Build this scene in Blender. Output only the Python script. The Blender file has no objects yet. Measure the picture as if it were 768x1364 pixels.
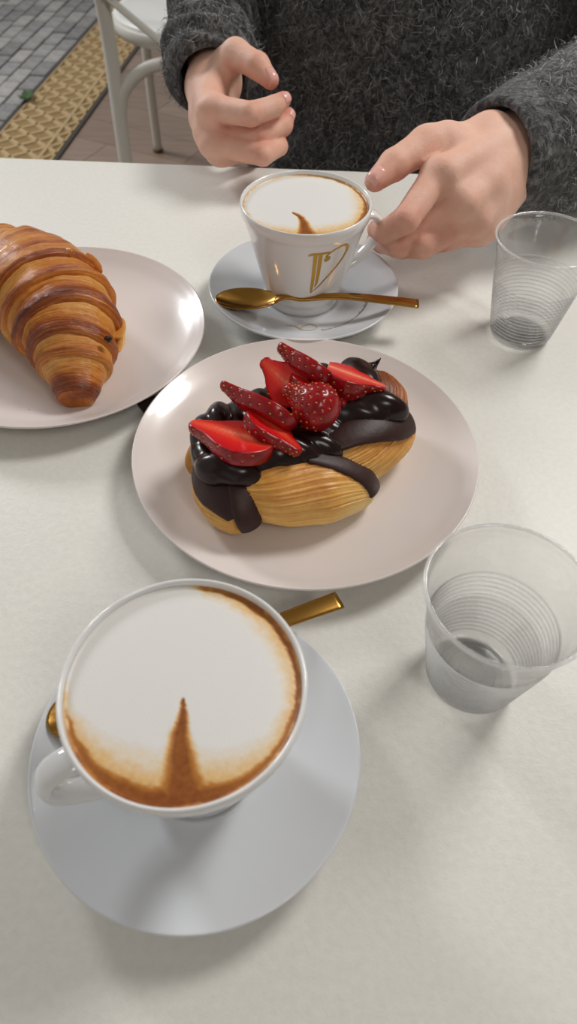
import bpy, math, random
import numpy as np
from mathutils import Vector, Matrix
random.seed(7); rng = np.random.default_rng(11)
S = bpy.context.scene
COL = S.collection

# ------------------------------------------------------------------ camera, world, lights, exposure
cam = bpy.data.cameras.new('camera'); camo = bpy.data.objects.new('camera', cam); COL.objects.link(camo)
CR = Vector((0.99967731, 0.01974625, 0.01598027)); CU = Vector((-0.02540243, 0.77708621, 0.62888134)); CF = Vector((0, 0.62908434, -0.77733705))
CAM = Vector((0, 0, 0.327686))
camo.matrix_world = Matrix(((CR.x, CU.x, -CF.x, CAM.x), (CR.y, CU.y, -CF.y, CAM.y), (CR.z, CU.z, -CF.z, CAM.z), (0, 0, 0, 1)))
cam.sensor_fit = 'VERTICAL'; cam.sensor_height = 36.0; cam.sensor_width = 36.0
cam.lens = 926.79 / 1364 * 36.0; cam.clip_start = 0.01
cam.dof.use_dof = True; cam.dof.focus_distance = 0.45; cam.dof.aperture_fstop = cam.lens / 2.2
S.camera = camo
S.view_settings.view_transform = 'Standard'; S.view_settings.look = 'None'
S.view_settings.gamma = 1.0; S.view_settings.use_curve_mapping = False
S.view_settings.exposure = -0.12
W = bpy.data.worlds.new('world'); S.world = W; W.use_nodes = True
W.node_tree.nodes['Background'].inputs[0].default_value = (1.0, 0.992, 0.985, 1)
W.node_tree.nodes['Background'].inputs[1].default_value = 0.46

def area_light(name, loc, target, sx, sy, power, color):
    l = bpy.data.lights.new(name, 'AREA'); l.shape = 'RECTANGLE'; l.size = sx; l.size_y = sy; l.energy = power; l.color = color
    o = bpy.data.objects.new(name, l); COL.objects.link(o); o.location = loc
    o.rotation_euler = (Vector(target) - Vector(loc)).to_track_quat('-Z', 'Y').to_euler()
    return o
area_light('ceiling_panel_light', (0.75, -0.85, 1.55), (0.05, 0.3, 0), 0.45, 0.45, 6.5, (1.0, 0.97, 0.93))
area_light('ceiling_lamp_light', (0.80, 0.92, 1.15), (0.05, 0.35, 0), 0.42, 0.42, 14.5, (1.0, 0.975, 0.945))
area_light('doorway_daylight', (-2.2, 2.75, 1.5), (0, 0.3, 0), 0.6, 0.8, 50, (0.97, 0.98, 1.0))

# ------------------------------------------------------------------ helpers: colour, materials
def lin(r, g, b):
    f = lambda c: (c / 255) / 12.92 if c / 255 <= 0.04045 else ((c / 255 + 0.055) / 1.055) ** 2.4
    return (f(r), f(g), f(b), 1.0)

class NT:
    def __init__(s, name):
        s.m = bpy.data.materials.new(name); s.m.use_nodes = True; s.t = s.m.node_tree
        s.b = s.t.nodes['Principled BSDF']; s.out = s.t.nodes['Material Output']
    def n(s, typ, **kw):
        x = s.t.nodes.new(typ)
        for k, v in kw.items():
            if k in x.inputs.keys() if hasattr(x.inputs, 'keys') else False: x.inputs[k].default_value = v
            else: setattr(x, k, v)
        return x
    def l(s, a, b): s.t.links.new(a, b)
    def set(s, **kw):
        for k, v in kw.items(): s.b.inputs[k.replace('_', ' ')].default_value = v
        return s
    def coord(s, kind='Object', scale=(1, 1, 1)):
        c = s.n('ShaderNodeTexCoord'); m = s.n('ShaderNodeMapping'); m.inputs['Scale'].default_value = scale
        s.l(c.outputs[kind], m.inputs[0]); return m.outputs[0]
    def noise(s, scale, detail=4, rough=0.55, vec=None, dist=0.0):
        x = s.n('ShaderNodeTexNoise'); x.inputs['Scale'].default_value = scale; x.inputs['Detail'].default_value = detail
        x.inputs['Roughness'].default_value = rough; x.inputs['Distortion'].default_value = dist
        s.l(vec if vec is not None else s.coord(), x.inputs['Vector']); return x.outputs[0]
    def ramp(s, fac, stops, interp='LINEAR'):
        x = s.n('ShaderNodeValToRGB'); x.color_ramp.interpolation = interp
        e = x.color_ramp.elements
        while len(e) < len(stops): e.new(0.5)
        for i, (p, c) in enumerate(stops): e[i].position = p; e[i].color = c
        s.l(fac, x.inputs[0]); return x.outputs[0]
    def bump(s, h, strength=0.3, dist=0.001):
        x = s.n('ShaderNodeBump'); x.inputs['Strength'].default_value = strength; x.inputs['Distance'].default_value = dist
        s.l(h, x.inputs['Height']); s.l(x.outputs[0], s.b.inputs['Normal']); return x
    def attr(s, name):
        x = s.n('ShaderNodeAttribute'); x.attribute_name = name; return x
    def mix(s, fac, a, b, mode='MIX'):
        x = s.n('ShaderNodeMix'); x.data_type = 'RGBA'; x.blend_type = mode
        for v, i in ((fac, 0), (a, 6), (b, 7)):
            if isinstance(v, (int, float)): x.inputs[i].default_value = v
            elif isinstance(v, tuple): x.inputs[i].default_value = v
            else: s.l(v, x.inputs[i])
        return x.outputs[2]
    def math(s, op, a, b=0.0):
        x = s.n('ShaderNodeMath'); x.operation = op
        for v, i in ((a, 0), (b, 1)):
            if isinstance(v, (int, float)): x.inputs[i].default_value = v
            else: s.l(v, x.inputs[i])
        return x.outputs[0]

def plain(name, col, rough=0.5, **kw):
    t = NT(name); t.set(Base_Color=col, Roughness=rough, **kw); return t.m

def m_table():
    t = NT('white_laminate')
    n = t.noise(900, 3, 0.6); n2 = t.noise(260, 3, 0.5)
    c = t.ramp(n2, [(0.3, lin(224, 222, 215)), (0.7, lin(229, 228, 221))])
    t.l(c, t.b.inputs['Base Color']); t.set(Roughness=0.42, Specular_IOR_Level=0.35)
    t.bump(t.math('ADD', n, t.math('MULTIPLY', n2, 1.5)), 0.22, 0.0006); return t.m
def m_porcelain(name, col, rough, coat=0.0):
    t = NT(name); n = t.noise(140, 3, 0.5)
    t.set(Base_Color=col, Roughness=rough, Coat_Weight=coat, Coat_Roughness=0.05)
    t.bump(n, 0.03, 0.0005); return t.m
def m_gold(name, col, rough=0.22):
    t = NT(name); t.set(Base_Color=col, Metallic=1.0, Roughness=rough)
    n = t.noise(60, 4, 0.6, t.coord('Object', (1, 8, 8)))
    t.bump(n, 0.08, 0.0003); return t.m
def m_foam():
    t = NT('milk_foam'); a = t.attr('crema')
    n = t.noise(420, 5, 0.65); n2 = t.noise(1500, 2, 0.5)
    f = t.math('ADD', a.outputs['Fac'], t.math('MULTIPLY', t.math('SUBTRACT', n, 0.5), 0.35))
    f = t.math('MULTIPLY', f, t.math('GREATER_THAN', a.outputs['Fac'], 0.004))
    c = t.ramp(f, [(0.0, lin(225, 223, 219)), (0.16, lin(226, 214, 194)), (0.38, lin(222, 184, 126)), (0.62, lin(186, 122, 50)), (1.0, lin(128, 66, 16))])
    t.l(c, t.b.inputs['Base Color']); t.set(Roughness=0.42)
    v = t.n('ShaderNodeTexVoronoi'); v.inputs['Scale'].default_value = 520; t.l(t.coord(), v.inputs['Vector'])
    pit = t.ramp(v.outputs['Distance'], [(0.0, (0, 0, 0, 1)), (0.10, (0, 0, 0, 1)), (0.2, (1, 1, 1, 1))])
    t.bump(t.math('ADD', t.math('MULTIPLY', n2, 0.4), pit), 0.25, 0.0003); return t.m
def m_skin():
    t = NT('skin'); a = t.attr('flush'); n = t.noise(55, 4, 0.55); n2 = t.noise(1300, 3, 0.6); n3 = t.noise(300, 3, 0.6)
    f = t.math('ADD', a.outputs['Fac'], t.math('MULTIPLY', t.math('SUBTRACT', n, 0.5), 0.75))
    c = t.ramp(f, [(0.0, lin(230, 190, 170)), (0.35, lin(224, 172, 150)), (0.7, lin(210, 138, 120)), (1.0, lin(190, 104, 92))])
    t.l(c, t.b.inputs['Base Color']); t.set(Roughness=0.55, Subsurface_Weight=0.12, Subsurface_Scale=0.006, Specular_IOR_Level=0.4)
    t.b.inputs['Subsurface Radius'].default_value = (1.0, 0.35, 0.2)
    t.bump(t.math('ADD', n2, t.math('MULTIPLY', n3, 1.5)), 0.3, 0.0008); return t.m
def m_wool():
    t = NT('charcoal_wool'); v = t.coord('Object', (1, 1, 0.8))
    n = t.noise(190, 5, 0.7, v, 0.6); n2 = t.noise(32, 3, 0.6, v); w = t.noise(420, 3, 0.7, v)
    f = t.math('ADD', t.math('MULTIPLY', n, 0.75), t.math('MULTIPLY', n2, 0.3))
    c = t.ramp(f, [(0.36, lin(30, 30, 31)), (0.50, lin(70, 70, 71)), (0.62, lin(120, 120, 120)), (0.76, lin(172, 172, 171))])
    t.l(c, t.b.inputs['Base Color']); t.set(Roughness=0.95, Specular_IOR_Level=0.1, Sheen_Weight=0.25, Sheen_Roughness=0.5)
    t.bump(t.math('ADD', n, t.math('MULTIPLY', w, 0.5)), 0.9, 0.004); return t.m
def m_fuzz():
    t = NT('wool_fibre'); a = t.attr('tone')
    c = t.ramp(a.outputs['Fac'], [(0.0, lin(28, 28, 29)), (0.5, lin(110, 110, 110)), (1.0, lin(202, 201, 199))])
    t.l(c, t.b.inputs['Base Color']); t.set(Roughness=0.8, Specular_IOR_Level=0.15); return t.m
def m_pastry(name, stops, fx, fy, rough=0.38, lines=0.35):
    t = NT(name); a = t.attr('bake')
    uv = t.n('ShaderNodeUVMap'); uv.uv_map = 'UVMap'
    mp = t.n('ShaderNodeMapping'); mp.inputs['Scale'].default_value = (fx, fy, 1); t.l(uv.outputs[0], mp.inputs[0])
    n = t.noise(1.0, 4, 0.65, mp.outputs[0], 0.4); n2 = t.noise(240, 3, 0.6)
    f = t.math('ADD', a.outputs['Fac'], t.math('MULTIPLY', t.math('SUBTRACT', n, 0.5), lines))
    f = t.math('ADD', f, t.math('MULTIPLY', t.math('SUBTRACT', n2, 0.5), 0.25))
    c = t.ramp(f, stops); t.l(c, t.b.inputs['Base Color'])
    t.set(Roughness=rough, Specular_IOR_Level=0.45, Subsurface_Weight=0.0)
    t.bump(t.math('ADD', n, t.math('MULTIPLY', n2, 0.35)), 0.55, 0.0016); return t.m
def m_choc(name, col, rough, b=0.1, sc=300):
    t = NT(name); n = t.noise(sc, 3, 0.6); t.set(Base_Color=col, Roughness=rough, Specular_IOR_Level=0.36)
    t.bump(n, b, 0.0008); return t.m
def m_berry():
    t = NT('strawberry_flesh'); a = t.attr('cut'); rr = t.attr('core'); n = t.noise(160, 3, 0.6); s = t.noise(1, 3, 0.6, t.coord('Object', (900, 900, 90)))
    f = t.math('ADD', rr.outputs['Fac'], t.math('MULTIPLY', t.math('SUBTRACT', s, 0.5), 0.25))
    flesh = t.ramp(f, [(0.0, lin(238, 172, 140)), (0.2, lin(228, 84, 58)), (0.5, lin(214, 36, 30)), (1.0, lin(190, 14, 22))])
    skin = t.ramp(n, [(0.3, lin(120, 4, 14)), (0.75, lin(172, 12, 24))])
    c = t.mix(a.outputs['Fac'], skin, flesh); t.l(c, t.b.inputs['Base Color'])
    t.set(Roughness=0.25, Specular_IOR_Level=0.5, Subsurface_Weight=0.05, Subsurface_Scale=0.002); t.bump(n, 0.15, 0.0006); return t.m
def m_plastic():
    t = NT('clear_plastic'); t.t.nodes.remove(t.b)
    tr = t.n('ShaderNodeBsdfTransparent'); tr.inputs[0].default_value = (0.992, 0.993, 0.992, 1)
    rf = t.n('ShaderNodeBsdfGlass'); rf.inputs['IOR'].default_value = 1.42; rf.inputs['Roughness'].default_value = 0.03; m0 = t.n('ShaderNodeMixShader'); m0.inputs[0].default_value = 0.07; t.l(tr.outputs[0], m0.inputs[1]); t.l(rf.outputs[0], m0.inputs[2])
    gl = t.n('ShaderNodeBsdfGlossy'); gl.inputs['Roughness'].default_value = 0.07
    df = t.n('ShaderNodeBsdfTranslucent'); df.inputs[0].default_value = (0.9, 0.9, 0.9, 1)
    lw = t.n('ShaderNodeLayerWeight'); fr = t.n('ShaderNodeMath'); fr.operation = 'MULTIPLY_ADD'; t.l(t.math('POWER', lw.outputs['Facing'], 4.0), fr.inputs[0]); fr.inputs[1].default_value = 0.7; fr.inputs[2].default_value = 0.06
    m1 = t.n('ShaderNodeMixShader'); m1.inputs[0].default_value = 0.06; t.l(m0.outputs[0], m1.inputs[1]); t.l(df.outputs[0], m1.inputs[2])
    m2 = t.n('ShaderNodeMixShader'); t.l(fr.outputs[0], m2.inputs[0]); t.l(m1.outputs[0], m2.inputs[1]); t.l(gl.outputs[0], m2.inputs[2])
    t.l(m2.outputs[0], t.out.inputs[0]); return t.m
def m_frosted():
    t = NT('frosted_plastic'); tr = t.n('ShaderNodeBsdfTransparent'); m = t.n('ShaderNodeMixShader'); m.inputs[0].default_value = 0.27
    t.set(Base_Color=(0.92, 0.92, 0.92, 1), Roughness=0.15); t.l(tr.outputs[0], m.inputs[1]); t.l(t.b.outputs[0], m.inputs[2]); t.l(m.outputs[0], t.out.inputs[0]); return t.m
def m_water():
    t = NT('water'); t.set(Base_Color=(1, 1, 1, 1), Roughness=0.0, IOR=1.33, Transmission_Weight=1.0)
    tr = t.n('ShaderNodeBsdfTransparent'); m = t.n('ShaderNodeMixShader'); m.inputs[0].default_value = 0.14
    t.l(tr.outputs[0], m.inputs[1]); t.l(t.b.outputs[0], m.inputs[2]); t.l(m.outputs[0], t.out.inputs[0]); return t.m
def m_planks():
    t = NT('brown_wood_planks'); r = t.n('ShaderNodeObjectInfo')
    n = t.noise(1, 5, 0.6, t.coord('Object', (3, 40, 10)), 0.8)
    f = t.math('ADD', t.math('MULTIPLY', n, 0.75), t.math('MULTIPLY', r.outputs['Random'], 0.28))
    c = t.ramp(f, [(0.2, lin(112, 92, 78)), (0.55, lin(140, 118, 102)), (0.85, lin(158, 138, 122))])
    t.l(c, t.b.inputs['Base Color']); t.set(Roughness=0.5); t.bump(n, 0.2, 0.002); return t.m
def m_paver():
    t = NT('grey_paver'); r = t.n('ShaderNodeObjectInfo'); n = t.noise(26, 5, 0.65)
    f = t.math('ADD', t.math('MULTIPLY', n, 0.8), t.math('MULTIPLY', r.outputs['Random'], 0.35))
    c = t.ramp(f, [(0.25, lin(112, 110, 110)), (0.6, lin(156, 154, 152)), (0.95, lin(196, 192, 186))])
    t.l(c, t.b.inputs['Base Color']); t.set(Roughness=0.8); t.bump(n, 0.4, 0.004); return t.m
def m_mat(name, a, b):
    t = NT(name); n = t.noise(160, 4, 0.7); c = t.ramp(n, [(0.3, a), (0.7, b)])
    t.l(c, t.b.inputs['Base Color']); t.set(Roughness=0.85); t.bump(n, 0.5, 0.003); return t.m

M = dict(table=m_table(), plate=m_porcelain('plate_stoneware', lin(224, 215, 211), 0.24, 0.25), saucer=m_porcelain('saucer_porcelain', lin(212, 215, 219), 0.12, 0.4),
         cup=m_porcelain('cup_porcelain', lin(230, 230, 229), 0.10, 0.4), gold=m_gold('gold_metal', lin(176, 132, 64), 0.2), logo=m_gold('gold_print', lin(188, 146, 66), 0.3),
         goldpale=plain('pale_gold_print', lin(188, 168, 132), 0.35), greyprint=plain('grey_print', lin(150, 142, 134), 0.4), foam=m_foam(), skin=m_skin(),
         nail=plain('nail', lin(232, 176, 164), 0.25), wool=m_wool(), fuzz=m_fuzz(), plastic=m_plastic(), water=m_water(), frosted=m_frosted(), planks=m_planks(), paver=m_paver(),
         strip=m_mat('tan_strip', lin(140, 112, 70), lin(166, 138, 92)), lattice=m_mat('tan_lattice', lin(176, 150, 106), lin(206, 182, 140)), trim=plain('dark_trim', lin(58, 50, 42), 0.5),
         chair=plain('chair_paint', lin(206, 204, 194), 0.45), seat=plain('chair_seat', lin(226, 225, 220), 0.4), foot=plain('brown_foot', lin(96, 66, 40), 0.6),
         wall=plain('cafe_wall', lin(160, 154, 146), 0.8), ceil=plain('cafe_ceiling', lin(214, 210, 202), 0.8),
         ground=plain('dark_subfloor', lin(92, 76, 62), 0.9), leaf=plain('green_leaf', lin(52, 84, 34), 0.6), item=plain('dark_brown_item', lin(62, 44, 36), 0.6),
         trousers=plain('dark_trousers', lin(36, 37, 42), 0.9), shoe=plain('black_shoe', lin(24, 24, 26), 0.5), crumb=plain('crumb_brown', lin(120, 78, 42), 0.8),
         croissant=m_pastry('croissant_crust', [(0.0, lin(236, 196, 126)), (0.25, lin(218, 156, 78)), (0.48, lin(192, 114, 42)), (0.7, lin(142, 68, 22)), (1.0, lin(84, 32, 10))], 26, 2.5, 0.3, 0.95),
         dough=m_pastry('danish_crust', [(0.0, lin(246, 222, 160)), (0.3, lin(234, 186, 104)), (0.55, lin(214, 148, 66)), (0.8, lin(172, 96, 34)), (1.0, lin(120, 58, 18))], 2.2, 70, 0.34, 0.55),
         band=m_choc('chocolate_dough', lin(52, 28, 24), 0.48, 0.25, 260), cream=m_choc('chocolate_cream', lin(34, 17, 15), 0.22, 0.05, 90), berry=m_berry(),
         seed=plain('strawberry_seed', lin(222, 168, 84), 0.35), choc_bit=m_choc('chocolate_bit', lin(30, 16, 12), 0.35))

# ------------------------------------------------------------------ helpers: objects
def tag(o, label=None, cat=None, group=None, kind=None):
    if label: o['label'] = label
    if cat: o['category'] = cat
    if group: o['group'] = group
    if kind: o['kind'] = kind
    return o
def empty(name, loc, label, cat, group=None, rz=0.0):
    o = bpy.data.objects.new(name, None); COL.objects.link(o); o.location = loc; o.rotation_euler = (0, 0, rz); o.empty_display_size = 0.02
    return tag(o, label, cat, group)
def mesh_obj(name, V, F, mat, parent=None, smooth=True, attrs=None, uv=None, world=False):
    me = bpy.data.meshes.new(name)
    V = np.asarray(V, np.float32).reshape(-1, 3)
    if isinstance(F, np.ndarray) and F.ndim == 2:
        k = F.shape[1]; me.vertices.add(len(V)); me.vertices.foreach_set('co', V.ravel())
        me.loops.add(F.size); me.loops.foreach_set('vertex_index', F.astype(np.int32).ravel())
        me.polygons.add(len(F)); me.polygons.foreach_set('loop_start', np.arange(0, F.size, k, dtype=np.int32))
        me.update(calc_edges=True)
    else:
        me.from_pydata(V.tolist(), [], [list(f) for f in F])
    me.validate(); me.update()
    if smooth: me.polygons.foreach_set('use_smooth', np.ones(len(me.polygons), bool))
    for k, a in (attrs or {}).items():
        at = me.attributes.new(k, 'FLOAT', 'POINT'); at.data.foreach_set('value', np.asarray(a, np.float32))
    if uv is not None:
        l = me.uv_layers.new(name='UVMap'); idx = np.empty(len(me.loops), np.int32); me.loops.foreach_get('vertex_index', idx)
        l.data.foreach_set('uv', np.asarray(uv, np.float32)[idx].ravel())
    if mat: me.materials.append(mat)
    o = bpy.data.objects.new(name, me); COL.objects.link(o)
    if parent:
        o.parent = parent
        if world: o.matrix_parent_inverse = world_of(parent).inverted()
    return o
def world_of(o):
    m = o.matrix_basis.copy()
    return (world_of(o.parent) @ o.matrix_parent_inverse @ m) if o.parent else m
def catmull(pts, sub=5):
    p = np.asarray(pts, float); out = []
    for i in range(len(p) - 1):
        a, b, c, d = p[max(i - 1, 0)], p[i], p[i + 1], p[min(i + 2, len(p) - 1)]
        for t in np.arange(sub) / sub:
            out.append(0.5 * (2 * b + (c - a) * t + (2 * a - 5 * b + 4 * c - d) * t * t + (3 * b - 3 * c + d - a) * t ** 3))
    out.append(p[-1]); return np.array(out)
def lathe(prof, n=96, sub=4):
    p = catmull(prof, sub) if sub > 1 else np.asarray(prof, float)
    p[:, 0] = np.maximum(p[:, 0], 1e-5)
    a = np.linspace(0, 2 * np.pi, n, endpoint=False)
    V = np.stack([p[:, None, 0] * np.cos(a), p[:, None, 0] * np.sin(a), np.repeat(p[:, 1:2], n, 1)], -1).reshape(-1, 3)
    i = np.arange(len(p) - 1)[:, None]; j = np.arange(n)[None]
    F = np.stack([i * n + j, i * n + (j + 1) % n, (i + 1) * n + (j + 1) % n, (i + 1) * n + j], -1).reshape(-1, 4)
    return V, F
def grid_faces(nu, nv, wrapv=False):
    i = np.arange(nu - 1)[:, None]; j = np.arange(nv if wrapv else nv - 1)[None]; k = (j + 1) % nv
    return np.stack([i * nv + j, i * nv + k, (i + 1) * nv + k, (i + 1) * nv + j], -1).reshape(-1, 4)
def tube(path, rad, n=12, sub=4, flat=None, up=(0, 0, 1), caps=True):
    """sweep an ellipse along a path; flat = (half width sideways, half thickness) per point overrides rad"""
    P = catmull(path, sub); m = len(P)
    if flat is not None: Rr = catmull(np.asarray(flat, float), sub)
    else:
        r = np.full(len(path), rad) if np.isscalar(rad) else np.asarray(rad, float)
        r = catmull(r[:, None], sub); Rr = np.repeat(r, 2, 1)
    T = np.gradient(P, axis=0); T /= np.linalg.norm(T, axis=1)[:, None] + 1e-12
    if flat is None: up = np.eye(3)[np.argmin(np.abs(T).max(0))]
    u = np.asarray(up, float); A = np.cross(np.tile(u, (m, 1)), T); bad = np.linalg.norm(A, axis=1) < 1e-4
    A[bad] = (1, 0, 0); A /= np.linalg.norm(A, axis=1)[:, None]; B = np.cross(T, A)
    a = np.linspace(0, 2 * np.pi, n, endpoint=False)
    V = P[:, None] + Rr[:, None, 0:1] * A[:, None] * np.cos(a)[None, :, None] + Rr[:, None, 1:2] * B[:, None] * np.sin(a)[None, :, None]
    V = V.reshape(-1, 3); F = [tuple(f) for f in grid_faces(m, n, True)]
    if caps: F.append(tuple(range(n))[::-1]); F.append(tuple(range((m - 1) * n, m * n)))
    return V, F
def box(x0, x1, y0, y1, z0, z1, bev=0.0):
    import bmesh
    bm = bmesh.new(); bmesh.ops.create_cube(bm, size=1)
    for v in bm.verts: v.co = ((x0 + x1) / 2 + v.co.x * (x1 - x0), (y0 + y1) / 2 + v.co.y * (y1 - y0), (z0 + z1) / 2 + v.co.z * (z1 - z0))
    if bev: bmesh.ops.bevel(bm, geom=bm.edges[:], offset=bev, segments=2, affect='EDGES', profile=0.6)
    bm.verts.index_update(); V = [tuple(v.co) for v in bm.verts]; F = [tuple(v.index for v in f.verts) for f in bm.faces]; bm.free(); return V, F
def join(parts):
    V, F, n = [], [], 0
    for v, f in parts:
        V += [tuple(x) for x in v]; F += [tuple(i + n for i in q) for q in f]; n += len(v)
    return V, F
def vnoise(P, seed=0, scale=1.0):
    """cheap smooth 3-D noise in about -1..1: a few rotated sine products"""
    r = np.random.default_rng(seed); o = np.zeros(P.shape[:-1])
    for k in range(6):
        d = r.normal(size=3); d /= np.linalg.norm(d); e = r.normal(size=3); e /= np.linalg.norm(e)
        s = scale * (1.0 + 0.35 * k); o += np.sin(P @ d * s + r.uniform(0, 6)) * np.cos(P @ e * s * 0.8 + r.uniform(0, 6)) / (1 + 0.3 * k)
    return o / 2.6

# ------------------------------------------------------------------ helpers: implicit surfaces meshed by sparse surface nets
def smin(a, b, k):
    if k <= 0: return np.minimum(a, b)
    h = np.maximum(k - np.abs(a - b), 0) / k
    return np.minimum(a, b) - h * h * k * 0.25
def cone(P, a, b, ra, rb):
    a = np.asarray(a); ba = np.asarray(b) - a; L2 = ba @ ba
    h = np.clip(((P - a) @ ba) / L2, 0, 1)
    return np.linalg.norm(P - a - h[:, None] * ba, axis=1) - (ra + (rb - ra) * h)
def ellip(P, c, R, rot=None):
    q = P - np.asarray(c)
    if rot is not None: q = q @ rot
    R = np.asarray(R); k0 = np.linalg.norm(q / R, axis=1); k1 = np.linalg.norm(q / (R * R), axis=1)
    return k0 * (k0 - 1.0) / np.maximum(k1, 1e-9)
def surfnet(fn, lo, hi, h, blk=14, slack=1.6):
    lo = np.asarray(lo, float); hi = np.asarray(hi, float)
    nb = np.maximum(np.ceil((hi - lo) / (h * blk)).astype(int), 1); NX, NY, NZ = nb * blk + 2
    B = np.stack(np.meshgrid(*[np.arange(k) for k in nb], indexing='ij'), -1).reshape(-1, 3)
    cen = lo + (B + 0.5) * blk * h; d = fn(cen); B = B[np.abs(d) < slack * blk * h * 0.5 * 1.75]
    g = np.stack(np.meshgrid(*[np.arange(blk + 1)] * 3, indexing='ij'), -1).reshape(-1, 3)
    ids, pos, quads = [], [], []
    cid = lambda c: ((c[..., 0] + 1) * NY + (c[..., 1] + 1)) * NZ + (c[..., 2] + 1)
    for b in B:
        base = b * blk; P = lo + (base + g) * h; D = fn(P).reshape(blk + 1, blk + 1, blk + 1)
        s = D < 0
        if s.all() or not s.any(): continue
        cs = sum(s[i:i + blk, j:j + blk, k:k + blk].astype(int) for i in (0, 1) for j in (0, 1) for k in (0, 1))
        act = np.argwhere((cs > 0) & (cs < 8))
        if len(act):
            corner = np.stack([D[act[:, 0] + i, act[:, 1] + j, act[:, 2] + k] for i in (0, 1) for j in (0, 1) for k in (0, 1)], 1)
            off = np.array([(i, j, k) for i in (0, 1) for j in (0, 1) for k in (0, 1)], float)
            acc = np.zeros((len(act), 3)); cnt = np.zeros(len(act))
            for a in range(8):
                for c in range(a + 1, 8):
                    if np.abs(off[a] - off[c]).sum() != 1: continue
                    da, dc = corner[:, a], corner[:, c]; x = (da < 0) != (dc < 0)
                    t = np.where(x, da / np.where(x, da - dc, 1), 0)
                    acc += x[:, None] * (off[a] + t[:, None] * (off[c] - off[a])); cnt += x
            ids.append(cid(act + base)); pos.append(lo + (act + base + acc / cnt[:, None]) * h)
        for ax in range(3):
            sl0 = [slice(0, blk)] * 3; sl1 = list(sl0); sl1[ax] = slice(1, blk + 1)
            s0 = s[tuple(sl0)]; s1 = s[tuple(sl1)]; e = np.argwhere(s0 != s1)
            if not len(e): continue
            fl = s0[tuple(e.T)]; e = e + base; u, v = (ax + 1) % 3, (ax + 2) % 3
            du = np.zeros(3, int); du[u] = 1; dv = np.zeros(3, int); dv[v] = 1
            q = np.stack([cid(e - du - dv), cid(e - dv), cid(e), cid(e - du)], 1)
            q[~fl] = q[~fl][:, ::-1]; quads.append(q)
    ids = np.concatenate(ids); pos = np.concatenate(pos); q = np.concatenate(quads)
    o = np.argsort(ids); ids, pos = ids[o], pos[o]
    f = np.searchsorted(ids, q); f = np.minimum(f, len(ids) - 1); ok = (ids[f] == q).all(1)
    return pos, f[ok]
def vnormals(V, F):
    n = np.cross(V[F[:, 2]] - V[F[:, 0]], V[F[:, 3]] - V[F[:, 1]]); N = np.zeros_like(V)
    for k in range(4): np.add.at(N, F[:, k], n)
    return N / (np.linalg.norm(N, axis=1)[:, None] + 1e-12)
def unit(v): v = np.asarray(v, float); return v / (np.linalg.norm(v) + 1e-12)

# ------------------------------------------------------------------ setting: floor far below, door strip, pavers
FZ = -0.74
o = mesh_obj('floor', *box(-3.2, 2.6, -1.6, 5.6, FZ - 0.06, FZ - 0.012), M['ground'], smooth=False); tag(o, 'dark base under the brown plank floor', kind='structure')
floor = o
DX = 0.1
def sx(y, off): return -0.80 + DX * (y - 2.34) + off      # x of the strip's inner edge at depth y
cnt = 0
pa = math.radians(-24); cu = np.array([math.cos(pa), math.sin(pa)]); cv = np.array([-math.sin(pa), math.cos(pa)])
for r in range(-6, 24):
    for c in range(-4, 5):
        cx, cy = cu * (c * 0.9 + (r % 3) * 0.3) + cv * (r * 0.15) + np.array([-0.3, 1.4])
        if cy < 1.0 or cy > 4.6 or cx > 1.2 or cx < -1.8: continue
        L, Wd = 0.449, 0.0742
        q = [(-L, -Wd), (L, -Wd), (L, Wd), (-L, Wd)]
        # clip the plank against the strip's inner edge
        poly = [np.array([cx, cy]) + cu * a + cv * b for a, b in q]
        out = []
        for i in range(len(poly)):
            A, Bp = poly[i], poly[(i + 1) % len(poly)]
            fa, fb = A[0] - sx(A[1], 0.012), Bp[0] - sx(Bp[1], 0.012)
            if fa >= 0: out.append(A)
            if fa * fb < 0: out.append(A + (Bp - A) * fa / (fa - fb))
        if len(out) < 3: continue
        n = len(out); ctr = np.mean(out, 0)
        V = [(*(p - ctr), 0.0) for p in out] + [(*(p - ctr), -0.011) for p in out]
        F = [tuple(range(n))] + [(i, i + n, (i + 1) % n + n, (i + 1) % n) for i in range(n)]
        p = mesh_obj('plank', V, F, M['planks'], floor, smooth=False); p.location = (ctr[0], ctr[1], FZ)
o = mesh_obj('wall_back', *box(-1.5, 2.0, -1.36, -1.30, FZ, 2.02), M['wall'], smooth=False); tag(o, 'unseen beige cafe wall added behind the camera to shape the light', kind='structure')  # out of view; added to block ambient light from behind the camera
o = mesh_obj('wall_right', *box(1.90, 1.96, -1.30, 4.6, FZ, 2.02), M['wall'], smooth=False); tag(o, 'unseen beige cafe side wall added to shape the light', kind='structure')  # unseen side of the room, added so ambient light comes from the open side
o = mesh_obj('ceiling', *box(-1.5, 2.0, -1.36, 3.2, 1.96, 2.02), M['ceil'], smooth=False); tag(o, 'unseen white cafe ceiling added to shape the light', kind='structure')  # never in view; added to cut overhead world light and feed reflections
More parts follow.
